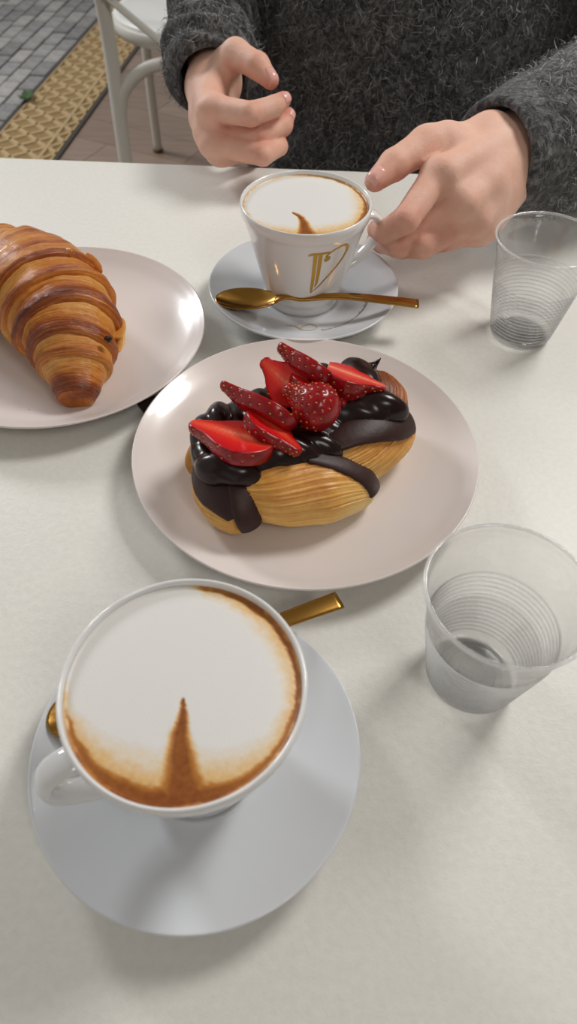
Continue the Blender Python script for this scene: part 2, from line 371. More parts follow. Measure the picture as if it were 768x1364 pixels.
# pavers outside the door
lo_ = mesh_obj('trim_1', *box(-0.006, 0.006, -1.3, 2.3, FZ - 0.012, FZ + 0.006), M['trim'], smooth=False); tag(lo_, 'dark edging line beside the tan strip', kind='structure')
lo_.location = (sx(2.34, 0.006), 2.34, 0); lo_.rotation_euler = (0, 0, -math.atan(DX))
lo2 = mesh_obj('trim_2', *box(-0.008, 0.008, -1.3, 2.3, FZ - 0.012, FZ + 0.004), M['trim'], smooth=False); tag(lo2, 'dark edging line between tan strip and grey pavers', kind='structure')
lo2.location = (sx(2.34, -0.258), 2.34, 0); lo2.rotation_euler = (0, 0, -math.atan(DX))
pvm = None
for r in range(14):
    for c in range(-1, 16):
        V, F = box(-0.031, 0.031, -0.066, 0.066, -0.02, 0.0, 0.004)
        if pvm is None:
            p = mesh_obj('paver', V, F, M['paver'], floor, smooth=False); pvm = p.data
        else:
            p = bpy.data.objects.new('paver', pvm); COL.objects.link(p); p.parent = floor
        yy = 2.0 + c * 0.14 + (r % 2) * 0.07
        p.location = (sx(yy, -0.305 - r * 0.07), yy, FZ + 0.001 + random.uniform(-0.002, 0.002)); p.rotation_euler = (random.uniform(-.012, .012), random.uniform(-.02, .02), -math.atan(DX))
# tan strip with raised lattice
st = empty('threshold_strip', (sx(2.34, -0.126), 2.34, FZ), 'tan lattice-patterned threshold strip on the floor between grey pavers and brown planks', 'floor strip', rz=-math.atan(DX))
mesh_obj('backing', *box(-0.124, 0.124, -1.2, 2.2, -0.012, 0.0), M['strip'], st, smooth=False)
bars = []
def bar(a, b, w, z0, z1):
    a = np.array(a); b = np.array(b); d = (b - a) / np.linalg.norm(b - a); s = np.array([-d[1], d[0]]) * w
    V = [(*(a + s), z0), (*(a - s), z0), (*(b - s), z0), (*(b + s), z0), (*(a + s * .6), z1), (*(a - s * .6), z1), (*(b - s * .6), z1), (*(b + s * .6), z1)]
    return V, [(4, 5, 6, 7), (0, 1, 5, 4), (1, 2, 6, 5), (2, 3, 7, 6), (3, 0, 4, 7)]
P_ = 0.085
for k in range(-24, 40):
    y0 = k * P_
    for sgn in (1, -1):
        a = (-0.118, y0 if sgn > 0 else y0 + 0.17); b = (0.072, y0 + 0.17 if sgn > 0 else y0)
        if -1.2 < y0 < 2.0: bars.append(bar(a, b, 0.009, 0, 0.006))
    if -1.2 < y0 < 2.1:
        bars.append(bar((0.08, y0), (0.12, y0 + 0.042), 0.009, 0, 0.007)); bars.append(bar((0.12, y0 + 0.042), (0.08, y0 + 0.085), 0.009, 0, 0.007))
bars += [bar((0.074, -1.19), (0.074, 2.19), 0.008, 0, 0.007), bar((0.119, -1.19), (0.119, 2.19), 0.005, 0, 0.007), bar((-0.119, -1.19), (-0.119, 2.19), 0.004, 0, 0.007)]
tag(mesh_obj('lattice', *join(bars), M['lattice'], st, smooth=False), kind='stuff')
# little green sprig growing in the gap
sp = []
for k in range(10):
    a = random.uniform(0, 6.28); l = random.uniform(0.03, 0.05); c = np.array([0., 0., 0.])
    d = np.array([math.cos(a), math.sin(a), 0.5]); d /= np.linalg.norm(d); s = np.array([-math.sin(a), math.cos(a), 0]) * l * .35
    sp.append(([c, c + d * l * .5 + s, c + d * l, c + d * l * .5 - s, c + d * l * .5 + np.array([0, 0, -.002])], [(0, 3, 2, 1), (0, 1, 4), (1, 2, 4), (2, 3, 4), (3, 0, 4)]))
sprig = mesh_obj('weed_sprig', *join(sp), M['leaf'], smooth=False); sprig.location = (sx(2.80, -0.258), 2.80, FZ + 0.005)
tag(sprig, 'small green weed in the gap beside the tan strip', 'plant')

# ------------------------------------------------------------------ white bentwood chair
def rod(name, pts, r, parent, mat='chair', sub=5, n=10): return mesh_obj(name, *tube(pts, r, n, sub), M[mat], parent)
def make_chair(loc, rz, label):
    """seat top at 0.46 above the floor; back rest towards -y"""
    t = empty('cross_back_chair', loc, label, 'chair', rz=rz)
    V, F = lathe([(0, .44), (.15, .44), (.19, .441), (.205, .448), (.204, .458), (.19, .462), (.15, .457), (0, .455)], 40, 3)
    V[:, 0] *= 1.0; V[:, 1] *= 0.98; q = np.abs(V[:, 0]) / .205; V[:, 1] += 0.03
    mesh_obj('seat', V, F, M['seat'], t)
    V2, F2 = lathe([(.196, .420), (.208, .420), (.212, .432), (.212, .448), (.205, .452), (.196, .446), (.196, .420)], 40, 1); V2[:, 1] += 0.03
    mesh_obj('seat_ring', V2, F2, M['chair'], t)
    for s in (-1, 1):
        rod('leg', [(s * .185, -.25, 0), (s * .19, -.205, .22), (s * .19, -.175, .44), (s * .19, -.19, .6), (s * .175, -.235, .8), (s * .12, -.255, .88), (0, -.262, .905)], .019, t)
        rod('leg', [(s * .165, .22, 0), (s * .16, .19, .22), (s * .15, .16, .44)], .014, t)
        rod('stretcher', [(s * .19, -.2, .24), (s * .17, -.19, .33), (s * .10, -.18, .385), (0, -.175, .40)], .016, t)
        mesh_obj('cross_slat', *tube([(s * .185, -.182, .545), (s * .12, -.176, .49), (s * .045, -.170, .43)], 0, 10, 5, flat=[(.006, .022)] * 3, up=(0, 1, 0)), M['chair'], t)
        mesh_obj('cross_slat', *tube([(s * .17, -.23, .80), (0, -.235, .66), (-s * .18, -.19, .54)], 0, 10, 5, flat=[(.006, .016)] * 3, up=(0, 1, 0)), M['chair'], t)
    for x, y in ((-.185, -.25), (.185, -.25), (-.165, .22), (.165, .22)):
        V, F = lathe([(0, 0), (.016, 0), (.017, .004), (.016, .012), (0, .012)], 16, 1); V[:, 0] += x; V[:, 1] += y
        mesh_obj('foot_cap', V, F, M['foot'], t)
    return t
make_chair((-0.298, 2.20, FZ), 0.03, 'white bentwood cross-back chair standing on the brown floor behind the table')
make_chair((0.14, 0.98, FZ), math.pi, 'white bentwood chair that the person in the grey sweater sits on')

# ------------------------------------------------------------------ table
tb = empty('table', (0.05, 0.308, 0), 'white laminate cafe table carrying the coffees and pastries', 'table', rz=-0.028)
mesh_obj('tabletop', *box(-0.62, 0.62, -0.42, 0.402, -0.03, 0, 0.003), M['table'], tb)
V, F = lathe([(0, FZ), (.24, FZ), (.245, FZ + .006), (.22, FZ + .014), (.06, FZ + .03), (.035, FZ + .06), (.032, -.2), (.035, -.06), (.09, -.036), (.09, -.031), (0, -.031)], 40, 1)
mesh_obj('pedestal', V, F, M['chair'], tb)

# ------------------------------------------------------------------ plates, saucers
def plate(name, loc, label, group, R, prof, mat):
    V, F = lathe([(r * R, z) for r, z in prof], 128, 5)
    o = mesh_obj(name, V, F, M[mat]); o.location = loc; return tag(o, label, 'plate' if name == 'plate' else 'saucer', group)
PP = [(0, .0062), (.3, .0062), (.55, .0066), (.72, .0085), (.86, .0127), (.95, .0175), (.985, .0196), (.998, .0203), (1.004, .0198), (1.0, .0186), (.95, .0152), (.85, .0098), (.7, .0045), (.60, .0020), (.575, .0004), (.55, .0003), (.535, .0018), (.4, .0026), (0, .0026)]
plate('plate', (.0094, .3030, 0), 'pinkish white round plate under the chocolate pastry with strawberries', 'dessert plates', .1056, PP, 'plate')
plate('plate', (-.1692, .4165, 0), 'pinkish white round plate under the croissant', 'dessert plates', .1048, PP, 'plate')
SP = [(0, .0058), (.30, .0058), (.36, .0060), (.395, .0074), (.43, .0070), (.5, .0078), (.65, .0104), (.8, .0142), (.92, .0180), (.98, .0201), (1.0, .0205), (1.006, .0199), (1.0, .0188), (.93, .0155), (.8, .0108), (.6, .0055), (.48, .0022), (.46, .0004), (.42, .0004), (.40, .002), (0, .0028)]
S1 = plate('saucer', (-.0382, .1130, 0), 'large glossy grey-white saucer under the cappuccino nearest the camera', 'coffee saucers', .0725, SP, 'saucer')
S2 = plate('saucer', (.0072, .4790, 0), 'white saucer with pale gold print under the cup the hand holds', 'coffee saucers', .0728, SP, 'saucer')
def sau_z(r): q = catmull([(a * .0728, b) for a, b in SP[:11]], 5); return np.interp(r, q[:, 0], q[:, 1])
def ribbon(pts, widths, surf, thick=0.00025, sub=4):
    """thin printed stroke laid on a surface: pts are 2-D chart points, surf maps chart -> 3-D point and normal"""
    p = catmull(pts, sub); w = catmull(np.asarray(widths, float)[:, None], sub)[:, 0]
    T = np.gradient(p, axis=0); T /= np.linalg.norm(T, axis=1)[:, None] + 1e-12; Nn = np.stack([-T[:, 1], T[:, 0]], 1)
    L = p + Nn * w[:, None] / 2; Rr = p - Nn * w[:, None] / 2; V = []
    for a, b in zip(L, Rr):
        for q in (a, b):
            P, n = surf(q); V.append(P + n * thick)
        for q in (b, a):
            P, n = surf(q); V.append(P - n * 0.0004)
    m = len(L); F = [(i * 4 + k, i * 4 + (k + 1) % 4, (i + 1) * 4 + (k + 1) % 4, (i + 1) * 4 + k) for i in range(m - 1) for k in range(4)]
    F += [(3, 2, 1, 0), tuple((m - 1) * 4 + k for k in range(4))]
    return V, F
def sau_surf(q):   # chart: (degrees*0.0008, radius) in metres
    a = math.radians(q[0] / 0.0008); r = q[1]; return np.array([r * math.cos(a), r * math.sin(a), sau_z(r)]), np.array([0, 0, 1.0])
A8 = 0.0008
pr = [ribbon([(-107 * A8, .0435), (-99 * A8, .0415), (-95 * A8, .044), (-91 * A8, .0475)], [.0006, .0022, .0020, .0010], sau_surf),
      ribbon([(-92 * A8, .0450), (-90 * A8, .0415), (-84 * A8, .0375), (-78 * A8, .0390), (-76 * A8, .0430), (-79 * A8, .0475), (-86 * A8, .0490), (-92 * A8, .0480)], [.0006, .0007, .0009, .0010, .0010, .0008, .0006, .0003], sau_surf)]
mesh_obj('monogram', *join(pr), M['goldpale'], S2, smooth=False)
wr = []; a = -74.0; r2 = random.Random(5)
while a < -14:
    h = r2.choice([.0008, .0010, .0022, .0012]); s = 2.0
    wr.append(ribbon([(a * A8, .0512), ((a + s * .35) * A8, .0512 - h), ((a + s * .75) * A8, .0514), ((a + s * 1.15) * A8, .0510)], [.0007] * 4, sau_surf, sub=3)); a += s * (1.15 if r2.random() > .14 else 2.0)
mesh_obj('lettering', *join(wr), M['greyprint'], S2, smooth=False)

# ------------------------------------------------------------------ cups of cappuccino
CO = [(.0275, .006), (.030, .012), (.0362, .035), (.0418, .057), (.0448, .067), (.0464, .0705), (.0471, .0748), (.0467, .0773), (.0459, .0780)]
CPROF = [(0, .0015), (.022, .0015), (.0245, .0), (.0268, .0), (.0276, .002)] + CO + [(.0451, .0774), (.0446, .0752), (.0431, .068), (.0392, .054), (.0335, .032), (.027, .014), (.022, .0085), (0, .0075)]
FOAMZ = .0746
def cup_r(z): q = np.array(CO); return np.interp(z, q[:, 1], q[:, 0])
def cup(loc, ang, label):
    c = empty('coffee_cup', loc, label, 'cup', 'cappuccino cups')
    mesh_obj('bowl', *lathe(CPROF, 112, 4), M['cup'], c)
    d = np.array([math.cos(ang), math.sin(ang), 0]); side = np.array([-math.sin(ang), math.cos(ang), 0])
    path = [(.040, .057), (.049, .0595), (.0565, .0570), (.0605, .0495), (.0590, .0400), (.0530, .0315), (.044, .0245), (.0325, .0205)]
    fl = [(.0070, .0034), (.0062, .0032), (.0060, .0030), (.0062, .0030), (.0060, .0030), (.0056, .0030), (.0058, .0032), (.0066, .0038)]
    pts = [d * a + np.array([0, 0, z]) for a, z in path]
    V, F = tube(pts, 0, 18, 5, flat=fl, up=tuple(np.cross(side, [0, 0, 1.0]) * 0 + side)); 
    # the sweep's sideways axis must be the tangent of the cup
    P = catmull(pts, 5); Rr = catmull(np.array(fl), 5); T = np.gradient(P, axis=0); T /= np.linalg.norm(T, axis=1)[:, None]
    B = np.cross(T, side); a_ = np.linspace(0, 2 * np.pi, 18, endpoint=False)
    V = (P[:, None] + Rr[:, None, 0:1] * side * np.cos(a_)[None, :, None] + Rr[:, None, 1:2] * B[:, None] * np.sin(a_)[None, :, None]).reshape(-1, 3)
    mesh_obj('handle', V, F, M['cup'], c); return c
C1 = cup((-.0379, .1139, .0060), math.radians(210), 'large white cup of cappuccino nearest the camera with its spoon behind it')
C2 = cup((.0068, .4812, .0060), math.radians(22), 'white coffee cup with gold monogram held by its handle')
def cup_surf(q):   # chart: (metres around at r=0.04, height)
    a = q[0] / .04; r = cup_r(q[1]); return np.array([r * math.cos(a), r * math.sin(a), q[1]]), np.array([math.cos(a), math.sin(a), -.25])
def ch(th, zmm): return (math.radians(th) * .04, zmm / 1000)
lg = [ribbon([ch(-86.8, 60.2), ch(-84, 61.4), ch(-76, 61.6), ch(-66.5, 61.6)], [.0006, .0017, .0017, .0013], cup_surf),
      ribbon([ch(-80.1, 61), ch(-80.0, 45), ch(-80.4, 31), ch(-81.2, 25.2)], [.0026, .0026, .0024, .0006], cup_surf),
      ribbon([ch(-75.2, 61), ch(-75.0, 48), ch(-75.3, 36), ch(-76.8, 30.5)], [.0027, .0026, .0022, .0006], cup_surf),
      ribbon([ch(-70.2, 54.4), ch(-67.6, 56.2), ch(-66.6, 58.2)], [.0022, .0040, .0022], cup_surf),
      ribbon([ch(-69.8, 58.4), ch(-64.5, 62.0), ch(-58.8, 64.2), ch(-52.0, 64.9), ch(-47.2, 62.4), ch(-46.2, 58.5), ch(-49.2, 52), ch(-56.3, 44.8), ch(-64.7, 37.9), ch(-72.6, 30.8), ch(-81.3, 25.0)],
             [.0010, .0010, .0011, .0016, .0025, .0025, .0017, .0013, .0012, .0009, .0004], cup_surf, sub=6)]
mesh_obj('monogram', *join(lg), M['logo'], C2, smooth=False)
def cappuccino(cupo, R, edge, flame, fw, label):
    nr, na = 130, 360; rr = np.linspace(0.00001, R, nr); aa = np.linspace(0, 2 * np.pi, na, endpoint=False)
    r, a = np.meshgrid(rr, aa, indexing='ij'); x, y = r * np.cos(a), r * np.sin(a)
    deg = (np.degrees(a) + 180) % 360 - 180
    e = np.array(edge, float); th = np.interp(deg, e[:, 0], e[:, 1]); st_ = np.interp(deg, e[:, 0], e[:, 2])
    wob = vnoise(np.stack([x, y, 0 * x], -1), 3, 420) * .0009 + vnoise(np.stack([x, y, 0 * x], -1), 5, 1300) * .0005
    depth = R - r + wob
    ring = np.clip((th - depth) / np.maximum(th * .55, 1e-5), 0, 1) * st_ * (th > 1e-5)
    soft = np.clip((th * 2.3 - depth) / np.maximum(th * 1.5, 1e-5), 0, 1) * st_ * .45 * (th > 1e-5)
    fp = catmull(flame, 8); fwv = catmull(np.array(fw, float)[:, None], 8)[:, 0]
    P = np.stack([x, y], -1); best = np.full(x.shape, -9.0)
    for (p, w) in zip(fp, fwv):
        best = np.maximum(best, 1 - (np.linalg.norm(P - p, axis=-1) + wob * .45) / max(w, 1e-5))
    fl = np.clip(best * 1.5, 0, 1) * .95
    cr = np.maximum(np.maximum(ring, soft), fl)
    pale = np.clip((.0011 - depth) / .0006, 0, 1) * (vnoise(np.stack([x, y, 0 * x], -1), 8, 300) > -.1) * .55; cr = np.where(cr > .5, cr - pale * .5, cr)
    z = FOAMZ + .0012 * (1 - (r / R) ** 2) - .0007 * np.clip(cr, 0, 1) + .0010 * np.clip((r - R + .0012) / .0012, 0, 1)
    top = np.stack([x, y, z], -1).reshape(-1, 3)
    V = np.concatenate([top, np.stack([R * .93 * np.cos(aa), R * .93 * np.sin(aa), np.full(na, FOAMZ - .008)], 1)])
    F = grid_faces(nr, na, True); k = (nr - 1) * na; j = np.arange(na)
    F = np.concatenate([F, np.stack([k + j, k + (j + 1) % na, k + na + (j + 1) % na, k + na + j], 1)])[:, ::-1]
    F = np.concatenate([F[:, ::-1]])
    o = mesh_obj('cappuccino_foam', V, F, M['foam'], attrs={'crema': np.concatenate([cr.ravel(), np.full(na, .8)])})
    o.location = cupo.location; tag(o, label, 'coffee', 'cappuccinos'); return o
cappuccino(C1, .0446, [(-180, .0005, .2), (-165, .0022, .6), (-150, .0048, .8), (-130, .0075, .9), (-110, .0085, .95), (-90, .0100, 1), (-70, .0090, .95), (-50, .0065, .8), (-30, .0042, .75), (-5, .0036, .8), (15, .0046, .85), (35, .0050, .9), (60, .0042, .85), (84, .0030, .7), (92, .0008, .3), (100, 0, 0), (180, 0, 0)],
           [(.0040, -.0445), (.0036, -.038), (.0026, -.032), (.0016, -.026), (.0008, -.0200), (.0010, -.014), (.0004, -.0060)], [.0160, .0118, .0088, .0068, .0050, .0030, .0010], 'cappuccino with brown flame pattern in the cup nearest the camera')
cappuccino(C2, .0446, [(-180, .0010, .5), (-150, .0018, .7), (-120, .0052, .9), (-90, .0075, .95), (-60, .0070, .9), (-35, .0050, .9), (-5, .0058, .85), (20, .0052, .7), (50, .0026, .5), (80, .0022, .45), (110, .0016, .35), (150, .0012, .4), (180, .0010, .5)],
           [(.0008, -.0445), (.0004, -.038), (-.0008, -.031), (-.0018, -.024), (-.0044, -.0175), (-.0092, -.0130)], [.0130, .0090, .0056, .0040, .0026, .0010], 'cappuccino in the gold monogram cup with brown hooked foam mark')

# ------------------------------------------------------------------ gold spoons
def spoon(name, bowl_c, end, zb, ze, zm, label):
    """bowl centre and handle end on the table plan; zb, ze the heights of bowl bottom and handle end"""
    b = np.array([*bowl_c, 0.]); e = np.array([*end, 0.]); L = np.linalg.norm(e - b)
    t = empty(name, (b[0], b[1], 0), label, 'spoon', 'gold teaspoons', rz=math.atan2(e[1] - b[1], e[0] - b[0]))
    n, m = 24, 40; V = []; attrs = []
    A_, B_ = .0245, .0135
    a = np.linspace(0, 2 * np.pi, m, endpoint=False)
    egg = lambda c: B_ * (1 - .10 * c)
    ring = []
    for sgn in (1, -1):
        for i in range(n):
            s = i / (n - 1) if sgn > 0 else 1 - i / (n - 1)
            s = max(s, 1e-3)
            x = s * A_ * np.cos(a); y = s * egg(np.cos(a)) * np.sin(a)
            dep = -.0062 * (1 - s ** 2.2)
            z = zb + .0068 + dep + (0 if sgn > 0 else -.0009) + .0016 * (x / A_) * s
            V.append(np.stack([x, y, z + 0 * x], 1))
    V = np.concatenate(V); F = grid_faces(2 * n, m, True)
    mesh_obj('spoon_bowl', V, F, M['gold'], t)
    pts = [(.021, 0, zb + .0075), (.030, 0, zb + .0105), (.042, 0, .45 * zb + .55 * zm + .002), (L * .55, 0, zm), (L * .8, 0, .5 * zm + .5 * ze + .0004), (L, 0, ze)]
    fl = [(.0046, .0011), (.0026, .0016), (.0022, .0017), (.0034, .0014), (.0046, .0012), (.0052, .0011)]
    P = catmull(pts, 6); Rr = catmull(np.array(fl), 6); sec = []
    for k in range(16):
        q = 2 * math.pi * k / 16; c, s_ = math.cos(q), math.sin(q); sec.append((math.copysign(abs(c) ** .55, c), math.copysign(abs(s_) ** .55, s_)))
    T = np.gradient(P, axis=0); T /= np.linalg.norm(T, axis=1)[:, None]; Sd = np.array([0, 1.0, 0]); Bn = np.cross(T, Sd)
    V = np.concatenate([p + r[0] * Sd * np.array([[c] for c, _ in sec]) + r[1] * bn * np.array([[s_] for _, s_ in sec]) for p, r, bn in zip(P, Rr, Bn)])
    F = [tuple(f) for f in grid_faces(len(P), 16, True)] + [tuple(range(15, -1, -1)), tuple(range((len(P) - 1) * 16, len(P) * 16))]
    mesh_obj('spoon_handle', V, F, M['gold'], t); return t
spoon('teaspoon', (-.0350, .4535), (.0918, .4438), .0150, .0270, .0290, 'gold teaspoon resting across the saucer in front of the monogram cup')
spoon('teaspoon', (-.0850, .1318), (.0270, .1880), .0150, .0255, .0290, 'gold teaspoon tucked behind the cup nearest the camera')

# ------------------------------------------------------------------ plastic cups and water
def plastic_cup(loc, level, label, wlabel, rz=0.0):
    t = empty('plastic_cup', loc, label, 'cup', 'clear plastic water cups', rz=rz)
    rz_ = lambda z: .0215 + (.0352 - .0215) * z / .0785
    outer = [(.0, .0022), (.014, .0022), (.0180, .0020), (.0195, .0003), (.0210, .0), (.0220, .0014)]
    z = .004
    while z < .047:
        outer += [(rz_(z), z), (rz_(z) + .0012, z + .0011), (rz_(z + .0022), z + .0022)]; z += .0030
    outer += [(rz_(.051), .051), (rz_(.055) + .0002, .055), (rz_(.064), .064), (rz_(.066) + .0006, .066), (rz_(.072) + .0004, .072), (rz_(.0765) + .0002, .0760), (.0362, .0765), (.0367, .0775), (.0365, .0788), (.0356, .0792), (.0348, .0786), (.0344, .0770)]
    th = .00045
    inner = [(r - th if r > .02 else r, max(zz, .0030) if r < .021 else zz) for r, zz in outer[:-6] if zz > .001 or r < .015][::-1]
    inner = [(max(r, 0), zz + (.0008 if r < .021 else 0)) for r, zz in inner]
    mesh_obj('cup_wall', *lathe(outer + inner, 96, 1), M['plastic'], t)
    rb = []
    for k in range(15):
        zz = .005 + k * .003; r0 = rz_(zz) + .0008; q = [(r0 + .00042 * math.cos(a), zz + .0011 + .0005 * math.sin(a)) for a in np.linspace(0, 2 * np.pi, 7)]
        rb.append(lathe(q, 72, 1))
    r0 = .0361; rb.append(lathe([(r0 + .0009 * math.cos(a), .0780 + .0010 * math.sin(a)) for a in np.linspace(0, 2 * np.pi, 9)], 96, 1))
    tag(mesh_obj('ribs', *join(rb), M['frosted'], t), kind='stuff')
    # three raised rings on the floor of the cup
    rings = [lathe([(q, .0030), (q + .0005, .0036), (q + .0010, .0030)], 64, 1) for q in (.006, .0115, .016)]
    mesh_obj('base_rings', *join(rings), M['frosted'], t)
    wp = [(0, .0042), (.0205, .0042)]; z = .005
    while z < level:
        wp.append((rz_(z) - .0008, z)); z += .003
    wp += [(rz_(level) - .0008, level + .0002), (rz_(level) - .0018, level), (rz_(level) - .006, level - .0001), (0, level - .0001)]
    w = mesh_obj('water', *lathe(wp, 96, 1), M['water']); w.location = loc; tag(w, wlabel, 'water', 'water in plastic cups'); return t
plastic_cup((.0949, .1615, 0), .033, 'clear ribbed plastic cup on bare table by the front of the pastry plate', 'water in the plastic cup beside the strawberry pastry plate')
plastic_cup((.1739, .4480, 0), .034, 'clear ribbed plastic cup by the hand and sweater sleeve', 'water in the plastic cup near the sweater sleeve', 1.0)
# ------------------------------------------------------------------ croissant
SPX = [(-0.1414, 0.3413, 0.0156, 0.011), (-0.1427, 0.3539, 0.022, 0.019), (-0.1466, 0.3734, 0.03, 0.029), (-0.1565, 0.3987, 0.0372, 0.038), (-0.1787, 0.4289, 0.0396, 0.041), (-0.208, 0.4496, 0.0388, 0.04), (-0.2401, 0.4598, 0.034, 0.034), (-0.2682, 0.4612, 0.026, 0.024), (-0.2903, 0.4552, 0.0164, 0.012)]
def croissant():
    sp = np.array([p[:3] for p in SPX]); rd = np.array([p[3] for p in SPX])
    sp[:, 2] = .0068 + rd * .80
    t = empty('croissant', (float(sp[4, 0]), float(sp[4, 1]), .0066), 'glossy brown croissant on its plate with dark ridges', 'croissant')
    N = 400; P = catmull(sp, 60); Rr = catmull(rd[:, None], 60)[:, 0]
    seg = np.concatenate([[0], np.cumsum(np.linalg.norm(np.diff(P, axis=0), axis=1))]); seg /= seg[-1]
    g = np.linspace(0, 1, N); P = np.stack([np.interp(g, seg, P[:, k]) for k in range(3)], 1); Rr = np.interp(g, seg, Rr)
    T = np.gradient(P, axis=0); T[:, 2] *= .5; T /= np.linalg.norm(T, axis=1)[:, None]
    Sd = np.cross(T, [0, 0, 1.0]); Sd /= np.linalg.norm(Sd, axis=1)[:, None]; Up = np.cross(Sd, T)
    at = lambda A, s: np.stack([np.interp(s, g, A[:, k]) for k in range(3)], -1)
    edges = [0.0, .085, .135, .215, .305, .395, .60, .675, .755, .85, .92, 1.0]
    mid = 5; DK = [.46, .16, .52, .40, .20, .3, .3, .4, .45, .4, .5]; WD = [.22, .12, .20, .17, .12, .1, .15, .2, .2, .2, .2]
    for i in range(len(edges) - 1):
        a, b = edges[i], edges[i + 1]; rv = i > mid; centre = i == mid
        nt, na = (34 if not centre else 60), 110
        tt = np.linspace(0, 1, nt) ** 1.3; ph = np.linspace(0, 2 * np.pi, na, endpoint=False)
        tg, pg = np.meshgrid(tt, ph, indexing='ij')
        if rv: s = b + (a - .02 - b) * tg
        elif centre: s = a + (b - a) * np.linspace(0, 1, nt)[:, None] + 0 * pg; tg = np.abs((s - a) / (b - a) * 2 - 1) * -1 + 1; 
        else: s = a + (b + .02 - a) * tg
        s = np.clip(s + (.010 * np.cos(pg - 1.9) + .006 * np.sin(2 * pg + i * 1.7)) * (0 < i < len(edges) - 2), 0, 1)
        r0 = np.interp(s, g, Rr); lip = np.clip(tg / .05, 0, 1) ** .5
        prof = (.93 + .115 * np.exp(-((tg - .16) / .26) ** 2)) if not centre else (.99 + .05 * np.clip(tg / .2, 0, 1))
        r = r0 * (prof * (.86 + .14 * lip))
        c = at(P, s.ravel()).reshape(*s.shape, 3); sd = at(Sd, s.ravel()).reshape(*s.shape, 3); up = at(Up, s.ravel()).reshape(*s.shape, 3)
        V = c + sd * (r * np.cos(pg))[..., None] + up * (r * .80 * np.sin(pg))[..., None]
        n = vnoise(V, 20 + i, 130) ; V = V + (sd * np.cos(pg)[..., None] + up * np.sin(pg)[..., None]) * ((n * .0011 + vnoise(V, 60 + i, 420) * .00045) * np.clip(r0 / .02, .3, 1))[..., None]
        V[..., 2] = np.maximum(V[..., 2], .0069 + .0 * V[..., 2])
        bake = .45 + DK[i] * np.exp(-((tg - .18 + .06 * np.sin(pg * 2 + i)) / WD[i]) ** 2) * (.75 + .5 * vnoise(V, 50 + i, 60)) - .20 * np.clip((tg - .45) / .4, 0, 1) + .16 * vnoise(V, 90 + i, 70)
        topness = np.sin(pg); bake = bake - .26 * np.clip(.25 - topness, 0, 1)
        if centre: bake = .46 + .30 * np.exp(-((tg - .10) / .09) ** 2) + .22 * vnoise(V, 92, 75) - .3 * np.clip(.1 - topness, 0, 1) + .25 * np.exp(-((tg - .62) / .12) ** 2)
        if i in (0, len(edges) - 2): bake += .06
        uv = np.stack([tg, pg / (2 * np.pi) * 2 % 1.0 + i * .37], -1).reshape(-1, 2)
        Vf = V.reshape(-1, 3); F = [tuple(f) for f in grid_faces(nt, na, True)]; F += [tuple(range(na))[::-1], tuple(range((nt - 1) * na, nt * na))]
        mesh_obj('pastry_layer', Vf - np.array(t.location), F, M['croissant'], t, attrs={'bake': bake.ravel()}, uv=uv)
    def flake(c, d1, d2, n_, L, Wd, bk):
        c, d1, d2, n_ = map(lambda q: np.array(q, float), (c, unit(d1), unit(d2), unit(n_)))
        u = np.linspace(-1, 1, 9); V = []
        for off in (.0004, -.0004):
            for a in u:
                for b in np.linspace(-1, 1, 6): V.append(c + d1 * a * L * (1 - .25 * b * b) + d2 * b * Wd * (1 - .3 * a * a) + n_ * (off + .0012 * a * a - .0016 * b * b))
        F = [tuple(f) for f in grid_faces(9, 6)] + [tuple(int(x) + 54 for x in f[::-1]) for f in grid_faces(9, 6)]
        bd = [(i, 0) for i in range(9)] + [(8, j) for j in range(1, 6)] + [(i, 5) for i in range(7, -1, -1)] + [(0, j) for j in range(4, 0, -1)]
        ix = [i * 6 + j for i, j in bd]; F += [(ix[k], ix[(k + 1) % len(ix)], ix[(k + 1) % len(ix)] + 54, ix[k] + 54) for k in range(len(ix))]
        mesh_obj('flake', np.array(V) - np.array(t.location), F, M['croissant'], t, attrs={'bake': np.full(108, bk)}, uv=np.tile(np.array([[.3, .3]]), (108, 1)))
    for f in FLAKES: flake(*f)
    V, F = lathe([(0, -.003), (.0016, -.002), (.0026, 0), (.0018, .0012), (0, .0014)], 12, 3)
    V = np.array(V); V += vnoise(V, 4, 900)[:, None] * .0009
    for c in CHOCB:
        o = mesh_obj('chocolate_piece', V + np.array(c) - np.array(t.location), F, M['choc_bit'], t); o['label'] = 'dark chocolate showing at the pastry edge'
    return t
FLAKES = [((-0.1577, 0.4343, 0.066), (1, 0.1, 0.3), (0, 0.6, 0.8), (0.297, -0.8179, 0.4928), 0.006, 0.0035, 0.45),
    ((-0.1432, 0.4458, 0.052), (0.8, -0.7, -0.3), (0.3, 0.6, 0.6), (0.2636, -0.8204, 0.5073), 0.01, 0.0045, 0.55),
    ((-0.1196, 0.3962, 0.034), (0.2, -1, -0.1), (0.9, 0.1, 0.3), (0.2357, -0.7807, 0.5787), 0.011, 0.0055, 0.35),
    ((-0.1195, 0.3892, 0.028), (0.1, -1, -0.2), (0.9, 0.1, 0.3), (0.2363, -0.7699, 0.5928), 0.01, 0.005, 0.25)]
CHOCB = [(-0.12, 0.37, 0.045), (-0.197, 0.4244, 0.068), (-0.1925, 0.4184, 0.069)]
croissant()
for i, (c, s, lb) in enumerate((((-.1762, .3345, .0088), .0011, 'larger brown crumb on the croissant plate'), ((-.1735, .3395, .0085), .0007, 'smallest brown crumb on the croissant plate'))):
    V, F = lathe([(0, -.6), (.8, -.5), (1, 0), (.6, .5), (0, .6)], 8, 1); V = V * s; V[:, 0] *= 1.4
    o = mesh_obj('crumb', V, F, M['crumb']); o.location = c; tag(o, lb, 'crumb')
